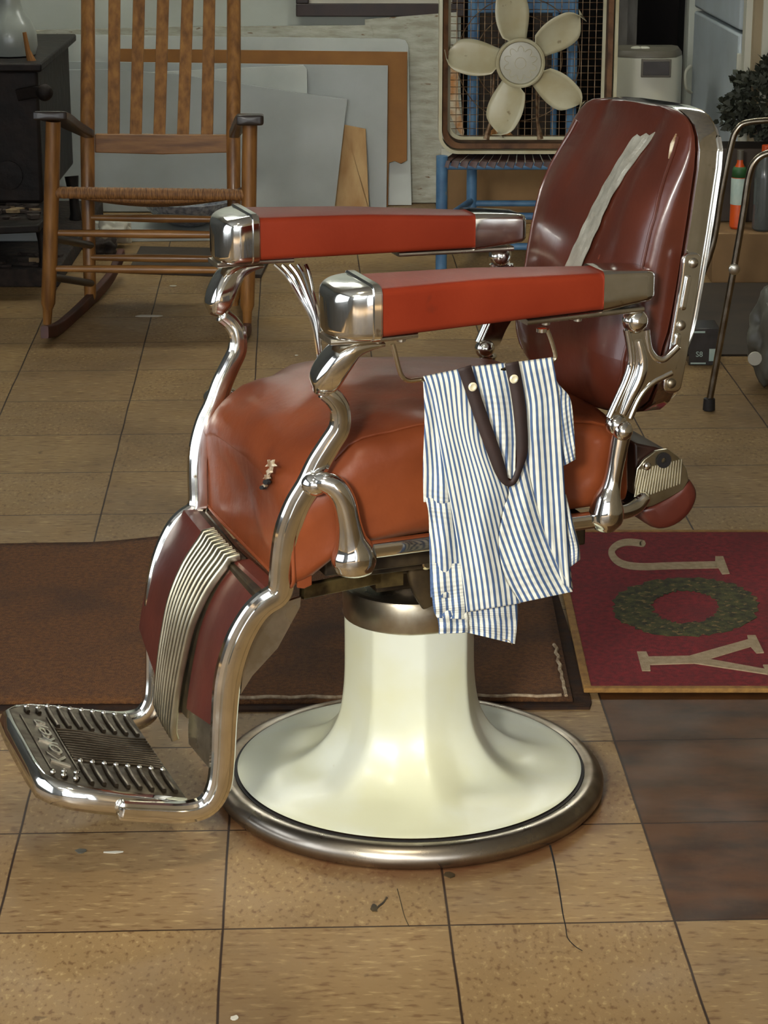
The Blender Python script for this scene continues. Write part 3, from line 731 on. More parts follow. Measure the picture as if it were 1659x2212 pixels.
# ================================================================== STRIPED APRON ON THE TOWEL BAR
apron = thing('barber_apron', 'blue and white striped barber apron draped over the bar of the near armrest', 'apron', BASE, chair.rotation_euler.z)
ap = MB(); ap.uv = []
def sheet(left, right, y0, ref='l', pitch=11.5, rows=40, cols=18, bulge=.004, seed=0, phase=0, top=None):
    Lc = spline([tuple(p) for p in left], 6); Rc = spline([tuple(p) for p in right], 6)
    def smp(c, t): x = t*(len(c)-1); i = min(int(x), len(c)-2); f_ = x-i; return (c[i][0]*(1-f_)+c[i+1][0]*f_, c[i][1]*(1-f_)+c[i+1][1]*f_)
    o = len(ap.v)
    for j in range(rows+1):
        t = j/rows; l = smp(Lc, t); r = smp(Rc, t)
        for i in range(cols+1):
            s_ = i/cols; px = l[0]+(r[0]-l[0])*s_; py = l[1]+(r[1]-l[1])*s_
            y = y0+bulge*math.sin(s_*PI)*min(1, t*4)+.0022*math.sin(s_*9+seed+t*3)*min(1, t*3)+.0012*math.sin(t*17+seed*2)
            if top: y -= .006*max(0, 1-t*14)**2
            ap.v.append(S(px, py, y))
            dist = math.hypot(r[0]-l[0], r[1]-l[1])
            ux = (dist*s_ if ref == 'l' else -dist*(1-s_))/pitch
            ap.uv.append((ux+phase, t*3))
    ap.f += [(o+j*(cols+1)+i, o+j*(cols+1)+i+1, o+(j+1)*(cols+1)+i+1, o+(j+1)*(cols+1)+i) for j in range(rows) for i in range(cols)]
YC = .302
# behind, left: hangs straight
sheet([(914, 822), (917, 900), (914, 1000), (915, 1084)], [(960, 822), (972, 930), (985, 1030), (990, 1090)], YC-.002, 'r', 12)
sheet([(918, 1075), (926, 1112), (928, 1200), (930, 1290)], [(985, 1080), (990, 1120), (1000, 1220), (1002, 1292)], YC+.000, 'r', 12, phase=.4, seed=2)
sheet([(931, 1216), (933, 1280), (937, 1318), (944, 1334)], [(1002, 1218), (1006, 1270), (1010, 1312), (1010, 1338)], YC+.003, 'r', 13.5, phase=.7, seed=5)
sheet([(936, 1296), (944, 1330), (948, 1352), (948, 1369)], [(1004, 1296), (1010, 1330), (1012, 1352), (1012, 1366)], YC+.001, 'r', 13.5, phase=.2, seed=4)
# behind, bottom centre piece
sheet([(1000, 1290), (1003, 1320), (1006, 1345), (1008, 1366)], [(1116, 1280), (1118, 1320), (1117, 1350), (1112, 1391)], YC-.003, 'l', 12, phase=.1, seed=1)
# behind, right strips
sheet([(1196, 812), (1200, 880), (1208, 950), (1218, 1006)], [(1207, 832), (1232, 862), (1240, 930), (1243, 992)], YC-.008, 'l', 10, cols=6, seed=3)
sheet([(1208, 1060), (1215, 1120), (1226, 1180), (1230, 1226)], [(1222, 1068), (1238, 1130), (1250, 1178), (1253, 1208)], YC-.006, 'l', 9, cols=6, seed=6)
sheet([(1205, 1225), (1212, 1240), (1222, 1258), (1232, 1276)], [(1226, 1205), (1232, 1230), (1234, 1250), (1237, 1272)], YC-.005, 'l', 9, cols=5, seed=6)
# middle between the straps
sheet([(1016, 792), (1040, 868), (1072, 950), (1096, 1030)], [(1092, 784), (1108, 870), (1114, 950), (1112, 1040)], YC+.001, 'r', 12.5, top=1, seed=2)
# right-hand panel
sheet([(1116, 782), (1128, 880), (1132, 960), (1150, 1060), (1180, 1160), (1216, 1262)], [(1193, 772), (1206, 850), (1214, 960), (1220, 1060), (1226, 1160), (1233, 1270)], YC+.003, 'r', 12.5, top=1, seed=4, phase=.5)
# fold lying diagonally to the lower right corner
sheet([(1118, 1000), (1098, 1060), (1084, 1120), (1076, 1190), (1092, 1250), (1122, 1302)], [(1132, 975), (1150, 1055), (1168, 1120), (1190, 1180), (1212, 1232), (1237, 1278)], YC+.005, 'r', 13, bulge=.006, seed=1, rows=50)
# main front panel sweeping down from the bar
sheet([(914, 813), (928, 850), (944, 930), (966, 1050), (984, 1150), (998, 1240), (1008, 1322)], [(994, 797), (1026, 880), (1062, 975), (1098, 1055), (1082, 1125), (1078, 1190), (1092, 1250), (1124, 1303)][0:8], YC+.008, 'l', 11.8, top=1, bulge=.007, seed=0, rows=60, cols=24)
# short lap over the bar at the back
sheet([(914, 813), (916, 835), (918, 860)], [(1193, 772), (1196, 790), (1199, 815)], YC-.012, 'l', 12, cols=24, rows=8, seed=7)
ap.build('cloth_panel', stripes, apron, smooth=80, solid=.0012, label='blue and white striped cloth in loose folds')
bn = MB()
def strap(c, w, y0):
    q = spline([(x, y, ww) for (x, y), ww in zip(c, w)], 6); L_ = []; R_ = []
    for i, (x, y, ww) in enumerate(q):
        a_ = q[max(i-1, 0)]; b_ = q[min(i+1, len(q)-1)]; dx, dy = b_[0]-a_[0], b_[1]-a_[1]; d_ = math.hypot(dx, dy) or 1
        nx, ny = -dy/d_, dx/d_; L_.append(S(x+nx*ww/2, y+ny*ww/2, y0)); R_.append(S(x-nx*ww/2, y-ny*ww/2, y0))
    o = len(bn.v); n2 = len(q); bn.v += L_+R_; bn.f += [(o+i, o+i+1, o+n2+i+1, o+n2+i) for i in range(n2-1)]
strap([(1003, 793), (1022, 850), (1046, 920), (1070, 985), (1082, 1020), (1092, 1040), (1103, 1044), (1112, 1036), (1122, 1010), (1128, 970), (1124, 900), (1116, 840), (1105, 783)], [30, 28, 29, 28, 24, 16, 12, 12, 14, 24, 27, 27, 30], YC+.018)
bn.build('neck_band', band_brown, apron, smooth=60, solid=.0016, label='dark brown neck band forming a V')
for px, py in ((1020, 835), (1109, 818)):
    MB().lathe([(.003, 0), (.0058, .0005), (.0062, .002), (.0042, .003), (.0020, .002)], S(px, py, YC+.0185), 20, 'y').build('snap', snap_m, apron, label='round cream snap')
th = MB()
for q in (((1068, 1374), (1080, 1380), (1098, 1383), (1106, 1392)), ((1040, 1366), (1048, 1372), (1060, 1370), (1066, 1376))): th.tube(vsp([S(*w_, YC-.002) for w_ in q], 4), .0004, 5)
th.build('loose_thread', chip_m, apron)

# ================================================================== MATS AND RUG
def slab(pts, z0, z1): return MB().prism([Vector((p[0], p[1], z0)) for p in pts], (0, 0, z1-z0))
def edge_y(x): return 4.438+.012*math.sin(x*7)+(.030*max(0, (x+.60)/.25) if x > -.60 and x < .3 else 0)
m1 = thing('brown_floor_mat', 'large worn brown carpet mat with dark rubber edge behind the pedestal', 'floor mat', (-.4, 4.0, 0))
nx, ny = 70, 30; mt = MB(); X0, X1 = -1.5, .318
for j in range(ny+1):
    for i in range(nx+1):
        x = X0+(X1-X0)*i/nx; y0 = 3.612+.014*x; y1 = edge_y(x); y = y0+(y1-y0)*j/ny
        mt.v.append(Vector((x, y, .0075+.0012*math.sin(x*9+y*7)+(.012*math.exp(-((x+.42)/.10)**2)*(j/ny)**6))))
mt.f = [(j*(nx+1)+i, j*(nx+1)+i+1, (j+1)*(nx+1)+i+1, (j+1)*(nx+1)+i) for j in range(ny) for i in range(nx)]
relmb(mt, (-.4, 4.0, 0)).build('carpet', mat_brown, m1, solid=.004, smooth=60)
eg = slab([(-1.52, 3.562), (.318, 3.600-.004), (.345, 3.596), (.350, 3.62), (.322, 4.45), (.285, 4.45), (.300, 3.64), (-1.52, 3.600)], .0, .0045)
relmb(eg, (-.4, 4.0, 0)).build('rubber_edge', mat_edge, m1, smooth=0, label='dark rubber edge')
tr = MB(); pts = [Vector((x, 3.626+.012*x+.003*math.sin(x*90), .0115)) for x in [-.30+.02*k for k in range(31)]]; tr.tube(pts, .0032, 6)
tr.tube([Vector((.308+.002*math.sin(k*3)-.0006*k*.3, 3.63+.02*k, .0115)) for k in range(13)], .0032, 6)
relmb(tr, (-.4, 4.0, 0)).build('frayed_edge', mat_trim, m1)

rug = thing('holiday_rug', 'red holiday rug with cream letters J and Y and a green wreath', 'rug', (.57, 4.09, 0))
RX0, RX1, RY0, RY1 = .340, .800, 3.657, 4.522
def rl(mb_): return relmb(mb_, (.57, 4.09, 0))
rl(slab([(RX0+.014, RY0+.014), (RX1-.014, RY0+.014), (RX1-.014, RY1-.014), (RX0+.014, RY1-.014)], .006, .0125)).build('pile', rug_red, rug, smooth=0)
bdm = MB()
for a_, b_ in (((RX0, RY0), (RX1, RY0+.014)), ((RX0, RY1-.014), (RX1, RY1)), ((RX0, RY0+.014), (RX0+.014, RY1-.014)), ((RX1-.014, RY0+.014), (RX1, RY1-.014))): bdm.box((a_[0], a_[1], .005), (b_[0], b_[1], .0135))
rl(bdm).build('binding', rug_gold, rug, smooth=0, bevel=.002)
def flat_letter(polys, z=.0125, h=.0018):
    m_ = MB()
    for pl_ in polys: m_.prism([G(x, y, z) for x, y in pl_], (0, 0, h))
    return m_
# J
def strokepoly(cl, w): # centre line in pixels
    q = spline(cl, 6); Ls = []; Rs = []
    for i, (x, y) in enumerate(q):
        a_ = q[max(i-1, 0)]; b_ = q[min(i+1, len(q)-1)]; dx, dy = b_[0]-a_[0], b_[1]-a_[1]; d_ = math.hypot(dx, dy)
        ww = w if not callable(w) else w(i/(len(q)-1)); Ls.append((x-dy/d_*ww/2, y+dx/d_*ww/2)); Rs.append((x+dy/d_*ww/2, y-dx/d_*ww/2))
    return Ls, Rs
def ribbon(cl, w, z=.0125, h=.0018):
    Ls, Rs = strokepoly(cl, w); m_ = MB()
    for i in range(len(Ls)-1): m_.prism([G(*Ls[i], z), G(*Ls[i+1], z), G(*Rs[i+1], z), G(*Rs[i], z)], (0, 0, h))
    return m_
J = ribbon([(1388, 1175), (1360, 1172), (1336, 1177), (1321, 1192), (1330, 1210), (1352, 1221), (1390, 1225), (1450, 1223), (1548, 1221)], 14)
J.prism([G(x, y, .0125) for x, y in ((1545, 1203), (1562, 1203), (1576, 1240), (1560, 1241), (1552, 1228), (1545, 1228))], (0, 0, .0018))
J.prism([G(1388+7*math.cos(k*.6), 1175+7*math.sin(k*.6), .0125) for k in range(10)], (0, 0, .0018))
rl(J).build('letter', rug_cream, rug, smooth=0, label='cream letter J')
Yl = MB()
for pl_ in (((1376, 1409), (1396, 1409), (1402, 1422), (1405, 1450), (1387, 1450)), ((1400, 1420), (1500, 1418), (1500, 1434), (1402, 1437)),
            ((1490, 1418), (1618, 1382), (1624, 1397), (1500, 1434)), ((1500, 1420), (1520, 1423), (1665, 1449), (1665, 1459), (1500, 1434)),
            ((1614, 1374), (1632, 1374), (1650, 1411), (1634, 1412), (1620, 1396)), ((1648, 1438), (1672, 1438), (1685, 1465), (1660, 1462))):
    Yl.prism([G(x, y, .0125) for x, y in pl_], (0, 0, .0018+.00012*len(Yl.v)/12))
rl(Yl).build('letter', rug_cream, rug, smooth=0, label='cream letter Y')
wr = MB(); rg = random.Random(3); cx, cy_ = 1481, 1311; n_ = 90; V = []
for k in range(n_):
    a_ = 2*PI*k/n_; jo = rg.uniform(-7, 7); ji = rg.uniform(-5, 5)
    V.append(G(cx+(158+jo)*math.cos(a_), cy_+(63+jo*.45)*math.sin(a_), .0128)); V.append(G(cx+(72+ji)*math.cos(a_), cy_+(35+ji*.5)*math.sin(a_), .0128))
wr.add(V, [(2*k, (2*k+2) % (2*n_), (2*k+3) % (2*n_), 2*k+1) for k in range(n_)])
rl(wr).build('wreath', rug_green, rug, smooth=0, solid=.0016, label='oval green wreath standing in for the letter O')

# ================================================================== ROCKING CHAIR
RL = Vector((-.65, 6.5, 0))
rock = thing('rocking_chair', 'honey wood rocking chair with slatted back and dark arms beside the stove', 'rocking chair', RL)
def W(px, py, Y): return P3(px, py, Y)-RL
def rod(pts, r, name, m, **k): return MB().tube([Vector(p) for p in pts], r, 14).build(name, m, rock, **k)
FLt, FLb = W(115, 262, 6.32), W(103, 690, 6.33); FRt, FRb = W(540, 262, 6.32), W(534, 700, 6.30)
rod([FLt, W(112, 400, 6.32), W(108, 560, 6.33), W(104, 655, 6.33), W(103, 668, 6.33), W(102, 700, 6.33)], [.0205, .021, .021, .020, .014, .012], 'front_post', oak)
rod([FRt, W(538, 400, 6.32), W(536, 560, 6.31), W(534, 660, 6.30), W(534, 672, 6.30), W(534, 700, 6.30)], [.0205, .021, .021, .020, .014, .012], 'front_post', oak)
for tx_, x1, x2 in ((193, 190, 193), (508, 505, 505)):
    rod([W(x1+2, -180, 7.05), W(x1, 0, 6.95), W(x1, 150, 6.86), W(x1-1, 290, 6.77), W(x1, 420, 6.73), W(tx_, 560, 6.70), W(x2+2, 640, 6.68), W(x2+2, 652, 6.68), W(x2+2, 664, 6.67)], [.020, .0205, .021, .021, .020, .019, .0175, .012, .011], 'rear_post', oak)
bl = MB(); q = [(205, 290), (492, 292), (492, 330), (350, 334), (205, 330)]; bl.prism([W(x, y, 6.77) for x, y in q], (0, .022, 0)); bl.build('lower_back_rail', oak_h, rock, bevel=.003)
MB().prism([W(x, y, 7.05) for x, y in ((195, -180), (505, -180), (505, -120), (195, -120))], (0, .022, 0)).build('top_back_rail', oak_h, rock, bevel=.003)
for xb, xt in ((245, 247), (293, 300), (344, 352), (395, 405), (447, 452)):
    s_ = MB(); w_ = 13
    pts = [(-130, xt), (0, xt), (150, (xt+xb)/2), (292, xb)]
    secs = []
    for py, x in pts:
        Y = interp([(-130, 7.03), (0, 6.955), (150, 6.865), (292, 6.775)], py)
        secs.append([W(x-w_, py, Y), W(x+w_, py, Y), W(x+w_, py, Y)+Vector((0, .009, 0)), W(x-w_, py, Y)+Vector((0, .009, 0))])
    s_.loft(secs).build('back_slat', oak, rock, bevel=.002)
# arms
def armr(pts, wid, th, name):
    q = spline([tuple(p)+(w_, t_) for p, w_, t_ in zip(pts, wid, th)], 5)
    return MB().sweep([Vector(v[:3]) for v in q], [(v[4], v[3]) for v in q], SQR, side=Vector((1, 0, 0)), roundcap=.3).build(name, darkwood, rock, smooth=45)
armr([W(108, 250, 6.26), W(112, 250, 6.36), W(135, 258, 6.5), W(165, 275, 6.62), W(192, 289, 6.74)], [.045, .043, .030, .018, .015], [.012, .012, .014, .014, .012], 'arm')
armr([W(540, 260, 6.24), W(540, 256, 6.34), W(528, 262, 6.5), W(515, 275, 6.62), W(506, 289, 6.74)], [.036, .036, .028, .018, .015], [.014, .014, .014, .014, .012], 'arm')
# seat: wrapped front rail, woven seat
zs = W(300, 418, 6.32).z
sr_ = MB(); a_ = W(118, 416, 6.32); b_ = W(530, 421, 6.32)
sr_.tube([a_.lerp(b_, k/60)for k in range(61)], [.0155+.0012*(k % 2) for k in range(61)], 14); sr_.build('seat_rail', cane, rock)
c_ = W(195, 412, 6.73); d_ = W(505, 412, 6.73)
st = MB(); nn_ = 14; V = []
for j in range(nn_+1):
    t = j/nn_; l0 = a_.lerp(c_, t); r0 = b_.lerp(d_, t)
    for i in range(nn_+1): p = l0.lerp(r0, i/nn_); p.z += -.030*math.sin(PI*i/nn_)*math.sin(PI*min(1, t*1.2+.15)) - .004; V.append(p)
st.add(V, [(j*(nn_+1)+i, j*(nn_+1)+i+1, (j+1)*(nn_+1)+i+1, (j+1)*(nn_+1)+i) for j in range(nn_) for i in range(nn_)])
st.build('woven_seat', cane, rock, solid=.012)
for (x0, y0), (x1, y1), ya, yb in (((115, 503), (535, 508), 6.33, 6.31), ((112, 580), (535, 584), 6.33, 6.31), ((197, 556), (505, 560), 6.69, 6.69), ((197, 470), (505, 474), 6.71, 6.71)):
    rod([W(x0, y0, ya), W((x0+x1)/2, (y0+y1)/2, (ya+yb)/2), W(x1, y1, yb)], [.0085, .0125, .0085], 'stretcher', oak_h)
for (x0, y0), (x1, y1), ya, yb in (((113, 515), (196, 530), 6.33, 6.7), ((108, 598), (197, 612), 6.33, 6.68), ((536, 515), (506, 530), 6.31, 6.7), ((536, 598), (506, 612), 6.31, 6.68), ((116, 408), (194, 418), 6.32, 6.73), ((538, 408), (506, 418), 6.32, 6.73)):
    rod([W(x0, y0, ya), W(x1, y1, yb)], .011, 'side_stretcher', darkwood)
for xs in ((96, 130, 185, 235, 262), (524, 535, 530, 522, 510)):
    ys = (6.16, 6.33, 6.62, 6.88, 7.06); zz = (.040, .015, .016, .034, .075)
    pts = [Vector(((x-829.5)/F*(Y*.952+(EYE-z)*.3057), Y, z))-RL for x, Y, z in zip(xs, ys, zz)]
    q = vsp(pts, 6); MB().sweep(q, (.017, .011), SQR, side=Vector((1, 0, 0))).build('rocker', redwood, rock, smooth=45, label='curved red-brown rocker')

# ================================================================== STOVE CORNER
HX = -.99
tag(MB().box((-2.1, 6.92, 0), (HX, 8.1, .055)).build('hearth_board', hearth_m, bevel=.006), 'dark dirty hearth board under the iron stove', 'hearth board')
SL = Vector((-1.4, 7.5, .055))
stove = thing('iron_stove', 'black cast iron stove at the left edge behind the rocking chair', 'stove', SL)
sv = MB().box((-1.75, 7.12, .22), (-1.055, 7.85, .63)); relmb(sv, SL).build('firebox', iron, stove, bevel=.012)
relmb(MB().box((-1.80, 7.07, .63), (-1.035, 7.9, .655)), SL).build('top_plate', iron, stove, bevel=.006)
relmb(MB().prism([Vector(p) for p in ((-1.78, 6.60, .195), (-1.02, 6.78, .195), (-1.02, 7.14, .195), (-1.78, 7.14, .195))], (0, 0, .022)), SL).build('ash_shelf', iron, stove, bevel=.004)
for x, y in ((-1.045, 6.98), (-1.05, 7.75), (-1.7, 6.98), (-1.7, 7.75)):
    relmb(MB().tube([(x, y, .20), (x+.006, y-.01, .13), (x+.010, y-.014, .075), (x+.010, y-.014, .0565)], [.024, .016, .018, .022], 12), SL).build('leg', iron, stove)
hd = MB(); hp = [P3(40, 205, 7.1), P3(75, 198, 7.08), P3(100, 200, 7.06)]
hd.sweep(hp, (.018, .012), SQR, side=Vector((0, 1, 0))); hd.sphere(tuple(P3(96, 200, 7.06)), .026, 12, (1, .7, 1)); relmb(hd, SL).build('latch_handle', iron, stove)
relmb(MB().lathe([(.02, -.012), (.045, -.010), (.045, 0), (.02, .004)], P3(18, 378, 7.12), 20, 'y'), SL).build('draft_knob', iron, stove)
JG = Vector((-1.155, 7.28, .655))
tag(MB().lathe([(.05, 0), (.072, .004), (.080, .03), (.078, .07), (.062, .11), (.042, .135), (.034, .16), (.033, .22), (.036, .235), (.028, .235)], JG, 40).build('stoneware_jug', jug_m), 'pale grey stoneware jug on top of the iron stove', 'jug')
wd = P3(70, 138, 7.15)
tag(MB().tube([wd, wd+Vector((-.012, 0, .04)), wd+Vector((-.02, 0, .095))], [.016, .008, .006], 10).build('wooden_spindle', card_brown), 'small tapered wooden spindle standing on the stove edge beside the jug', 'spindle')
rg = random.Random(11)
def chip(c, s_, m, lab, g, name):
    m_ = MB(); n_ = rg.choice((5, 6, 7)); pts = []
    for k in range(n_): a_ = 2*PI*k/n_; r_ = s_*rg.uniform(.6, 1.2); pts.append(Vector((c[0]+r_*math.cos(a_)*1.3, c[1]+r_*math.sin(a_), c[2])))
    m_.prism(pts, (rg.uniform(-.2, .2)*s_, rg.uniform(-.2, .2)*s_, s_*rg.uniform(.35, .6)))
    return tag(m_.build(name, m, smooth=0), lab, 'wood chip', g)
for k in range(26):
    x = rg.uniform(-1.20, -1.04); y = rg.uniform(6.84, 7.08)
    pale = k % 5 == 0
    chip((x, y, .2175+rg.uniform(0, .002)), rg.uniform(.010, .024), chip_m if pale else chip_d, 'pale split wood chip among bark on the stove shelf' if pale else 'dark bark piece heaped on the stove shelf', 'pale wood chips on the stove shelf' if pale else 'bark pieces on the stove shelf', 'wood_chip' if pale else 'bark_piece')
for k in range(18):
    x = rg.uniform(-1.18, -1.01); y = rg.uniform(6.95, 7.15)
    chip((x, y, .056), rg.uniform(.010, .022), chip_d, 'dark bark piece lying on the hearth board', 'bark pieces on the hearth board', 'bark_piece')
tag(MB().box((-1.65, 7.35, .056), (-1.10, 7.6, .12)).build('ash_pan', board_g, bevel=.004), 'pale grey pan under the stove', 'pan')
tag(MB().sweep([P3(63, 562, 6.99), P3(88, 562, 6.99)], (.007, .007), SQR).build('pale_stick', chip_m), 'short pale stick lying on the hearth by the rocking chair leg', 'stick')

# clutter on the floor behind the rocking chair
def lump(c, s_, m, name, lab, cat, sq=.6, seed=1):
    rr = random.Random(seed); bm = bmesh.new(); bmesh.ops.create_icosphere(bm, subdivisions=4, radius=1)
    for v in bm.verts:
        k = 1+.22*math.sin(v.co.x*5+seed)+.2*math.sin(v.co.y*6+seed*2)*math.cos(v.co.z*5)+.05*math.sin(v.co.x*17+v.co.z*13+seed)*math.sin(v.co.y*15-v.co.z*11)
        v.co = Vector((v.co.x*s_[0]*k, v.co.y*s_[1]*k, max(-.92, v.co.z)*s_[2]*k))
    zmin = min(v.co.z for v in bm.verts)
    me = bpy.data.meshes.new(name); bm.to_mesh(me); bm.free(); me.materials.append(m)
    me.polygons.foreach_set('use_smooth', [True]*len(me.polygons)); me.set_sharp_from_angle(angle=R(60))
    o = bpy.data.objects.new(name, me); COL.objects.link(o); o.location = (c[0], c[1], c[2]-zmin); return tag(o, lab, cat)
tag(slab([(-1.0, 7.62), (-.42, 7.66), (-.42, 7.92), (-1.0, 7.92)], 0, .03).build('white_plank', board_w, bevel=.002), 'white plank lying on the floor against the leaning boards', 'plank')
tag(slab([(-.80, 7.12), (-.38, 7.05), (-.36, 7.45), (-.80, 7.50)], 0, .012).build('dark_board', carton_dark, bevel=.002), 'flat dark brown board on the floor behind the rocking chair', 'board')
tag(MB().lathe([(.03, 0), (.07, .012), (.115, .036), (.145, .070), (.152, .09), (.146, .092), (.136, .070), (.105, .042), (.03, .012)], (-.66, 7.76, .03), 48).build('pebbled_bowl', bowl_m), 'pebbled grey glass bowl under the rocking chair seat', 'bowl')
lump((-.90, 7.66-.12, 0), (.05, .04, .045), paper_m, 'crumpled_paper', 'crumpled white paper between stove and rocking chair', 'paper', seed=3)
lump((-.90, 7.38, .0), (.035, .035, .03), chip_d, 'charred_lump', 'dark charred lump on the floor behind the rocking chair', 'lump', seed=5)
tag(slab([(-.96, 7.60), (-.84, 7.60), (-.84, 7.615), (-.96, 7.615)], 0, .07).build('white_carton', paper_m, bevel=.003), 'small white carton on the floor behind the rocking chair leg', 'carton')

# ================================================================== LEANING BOARDS
def board(name, px, Yb, Yt, m, lab, cat, th=.012, h=.85):
    pts = []
    for x, y in px:
        d = ray(x, y); # plane Y = Yb + (Yt-Yb)*z/h
        k = (Yt-Yb)/h; t = (Yb+k*EYE)/(d.y-k*d.z); pts.append(EYEP+d*t)
    mnz = .003
    for p in pts:
        if p.z < .06:
            p.z = mnz; p.y = Yb+(Yt-Yb)*mnz/h
    o = MB().prism(pts, (0, th, 0)).build(name, m, smooth=0, bevel=.0015); return tag(o, lab, cat)
def rc(x, y, r, a0, n=5): return [(x+r*math.cos(R(a0+90*k/n)), y+r*math.sin(R(a0+90*k/n))) for k in range(n+1)]
FL_ = 520
board('leaning_board', [(50, 66), (400, 58), (800, 55), (806, 70), (806, FL_), (50, FL_)], 8.33, 8.385, board_old, 'chipped white board, rearmost of the leaning boards with ragged top edge', 'board')
board('leaning_board', [(133, 90)]+[(140, 78), (150, 75)]+[(500, 80), (862, 84), (876, 88), (882, 100)]+[(886, 300), (889, 449), (889, FL_), (133, FL_)], 8.30, 8.365, board_w, 'large white board with rounded corners behind the brown kraft paper', 'board')
board('wall_panel', [(788, 42), (986, 26), (1001, 300), (1004, 440), (1004, 505), (788, 505)], 8.345, 8.395, board_old, 'speckled pale wall panel leaning between the fan and white boards', 'panel', .008)
board('kraft_sheet', [(236, 105), (880, 112), (879, 347), (866, 354), (852, 348), (840, 352), (838, FL_), (236, FL_)], 8.275, 8.345, card_brown, 'brown kraft sheet edging the white boards like an upside-down L', 'paper sheet', .004)
board('leaning_board', [(90, 132), (400, 136), (838, 142), (835, FL_), (90, FL_)], 8.25, 8.325, board_g, 'pale grey board whose corner sits inside the kraft paper', 'board')
board('leaning_board', [(85, 168), (520, 147), (655, 141), (663, 150), (668, FL_), (85, FL_)], 8.225, 8.305, board_w, 'small white board with rounded corner showing above the tilted board', 'board')
board('plywood_scrap', [(744, 270), (790, 279), (797, 452), (800, FL_), (716, FL_)], 8.20, 8.28, scrap_m, 'narrow stained tan plywood scrap beside the tilted board', 'plywood scrap')
ck = MB(); ck.tube([P3(x, y, 8.197) for x, y in ((764, 300), (768, 330), (760, 365), (757, 395), (764, 425), (768, 448))], .0015, 6)
board('leaning_board', [(75, 152), (230, 150), (380, 160), (520, 181), (640, 200), (750, 215), (722, 452), (714, FL_), (75, FL_)], 8.165, 8.255, board_g, 'large tilted grey board in front of the other leaning boards', 'board')

cr = MB(); Lc = spline([(978, 125), (963, 165), (964, 215), (980, 265), (1000, 298)], 5); Rc = spline([(996, 125), (990, 165), (990, 215), (998, 262), (1003, 285)], 5)
for i in range(len(Lc)-1): cr.prism([P3(*Lc[i], 8.352), P3(*Lc[i+1], 8.352), P3(*Rc[i+1], 8.352), P3(*Rc[i], 8.352)], (0, .003, 0))
wp = [o for o in COL.objects if o.name.startswith('wall_panel')][0]
cr.build('water_stain', mat('orange_stain', (168, 116, 66), .8, 0, (190, 176, 150), 14, fac=(.45, .6)), wp, smooth=0, label='orange crescent-shaped stain')
# picture frame hanging on the wall
pf = thing('picture_frame', 'dark wooden picture frame on the back wall, only its lower edge in view', 'picture frame', (.0, 8.39, 1.0))
def q2(x, y): return P3(x, y, 8.40)
A_, B_ = q2(640, 35), q2(1004, 22); fm = MB(); zb = A_.z; ztop = zb+.55
o_ = Vector((0, 8.39, 1.0))
fm.box((A_.x, 8.385, zb), (B_.x, 8.415, zb+.045)); fm.box((A_.x, 8.385, zb+.045), (A_.x+.045, 8.415, ztop)); fm.box((B_.x-.045, 8.385, zb+.045), (B_.x, 8.415, ztop)); fm.box((A_.x, 8.385, ztop), (B_.x, 8.415, ztop+.045))
relmb(fm, o_).build('frame', frame_dk, pf, bevel=.003); relmb(MB().box((A_.x+.04, 8.402, zb+.04), (B_.x-.04, 8.410, ztop+.01)), o_).build('picture', paper_m, pf)

# ================================================================== BLUE CHAIR AND BOX FAN
BL = Vector((.44, 7.3, 0))
bc = thing('blue_chair', 'blue painted ladder-back chair with dark splint seat carrying the box fan', 'chair', BL)
def brod(pts, r, name, m=blue_paint): return relmb(MB().tube([Vector(p) for p in pts], r, 14), BL).build(name, m, bc)
SZ = .352
for x in (.178, .66): brod([(x, 7.10, 0), (x, 7.10, SZ+.02)], .018, 'front_leg')
for x in (.284, .60): brod([(x, 7.46, 0), (x, 7.46, SZ), (x-.0, 7.50, .95)], .017, 'rear_leg')
for z in (SZ-.012, .185, .09): brod([(.178, 7.10, z), (.66, 7.10, z)], .011, 'front_rung')
for z in (SZ-.012, .16): brod([(.284, 7.46, z), (.60, 7.46, z)], .010, 'rear_rung')
for xa, xb in ((.178, .284), (.66, .60)):
    for z in (SZ-.012, .17, .08): brod([(xa, 7.10, z), (xb, 7.46, z)], .010, 'side_rung')
for z in (.765, .93): relmb(MB().box((.284, 7.475, z), (.60, 7.490, z+.06)), BL).build('back_slat', blue_paint, bc, bevel=.004)
sp_ = MB()
for k in range(17):
    t = (k+.5)/17; x0 = .178+(.66-.178)*t; x1 = .284+(.60-.284)*t; dz = -.006*math.sin(PI*t)
    sp_.sweep([Vector((x0-.006, 7.085, SZ-.012)), Vector((x0, 7.088, SZ+.006+dz)), Vector((x0*.7+x1*.3, 7.2, SZ+.009+dz*2)), Vector((x1, 7.46, SZ+.008))], (.0018, .0118), SQR, side=Vector((1, 0, 0)))
relmb(sp_, BL).build('splint_seat', weave_dk, bc)

FC = P3(1124, 136, 7.16); FN = Vector((.445, 7.16, FC.z))
FCz = FC.z; zbot = SZ+.019; hh = FCz-zbot; hw_ = .272; fx0 = .44
fan = thing('box_fan', 'old white box fan without front grille standing on the blue chair', 'fan', (fx0, 7.2, zbot))
def rr2(hw1, hh1, r_, n=8):
    o = []
    for cx_, cz_, a0 in ((hw1-r_, hh1-r_, 0), (-hw1+r_, hh1-r_, 90), (-hw1+r_, -hh1+r_, 180), (hw1-r_, -hh1+r_, 270)):
        for k in range(n+1): a_ = R(a0+90*k/n); o.append((cx_+r_*math.cos(a_), cz_+r_*math.sin(a_)))
    return o
def ringx(sh, y): return [Vector((x, y, z+hh)) for x, z in sh]
def shell(shs, ys):
    m_ = MB(); secs = [ringx(s_, y) for s_, y in zip(shs, ys)]; return m_.loft(secs+[secs[0]], cap=False)
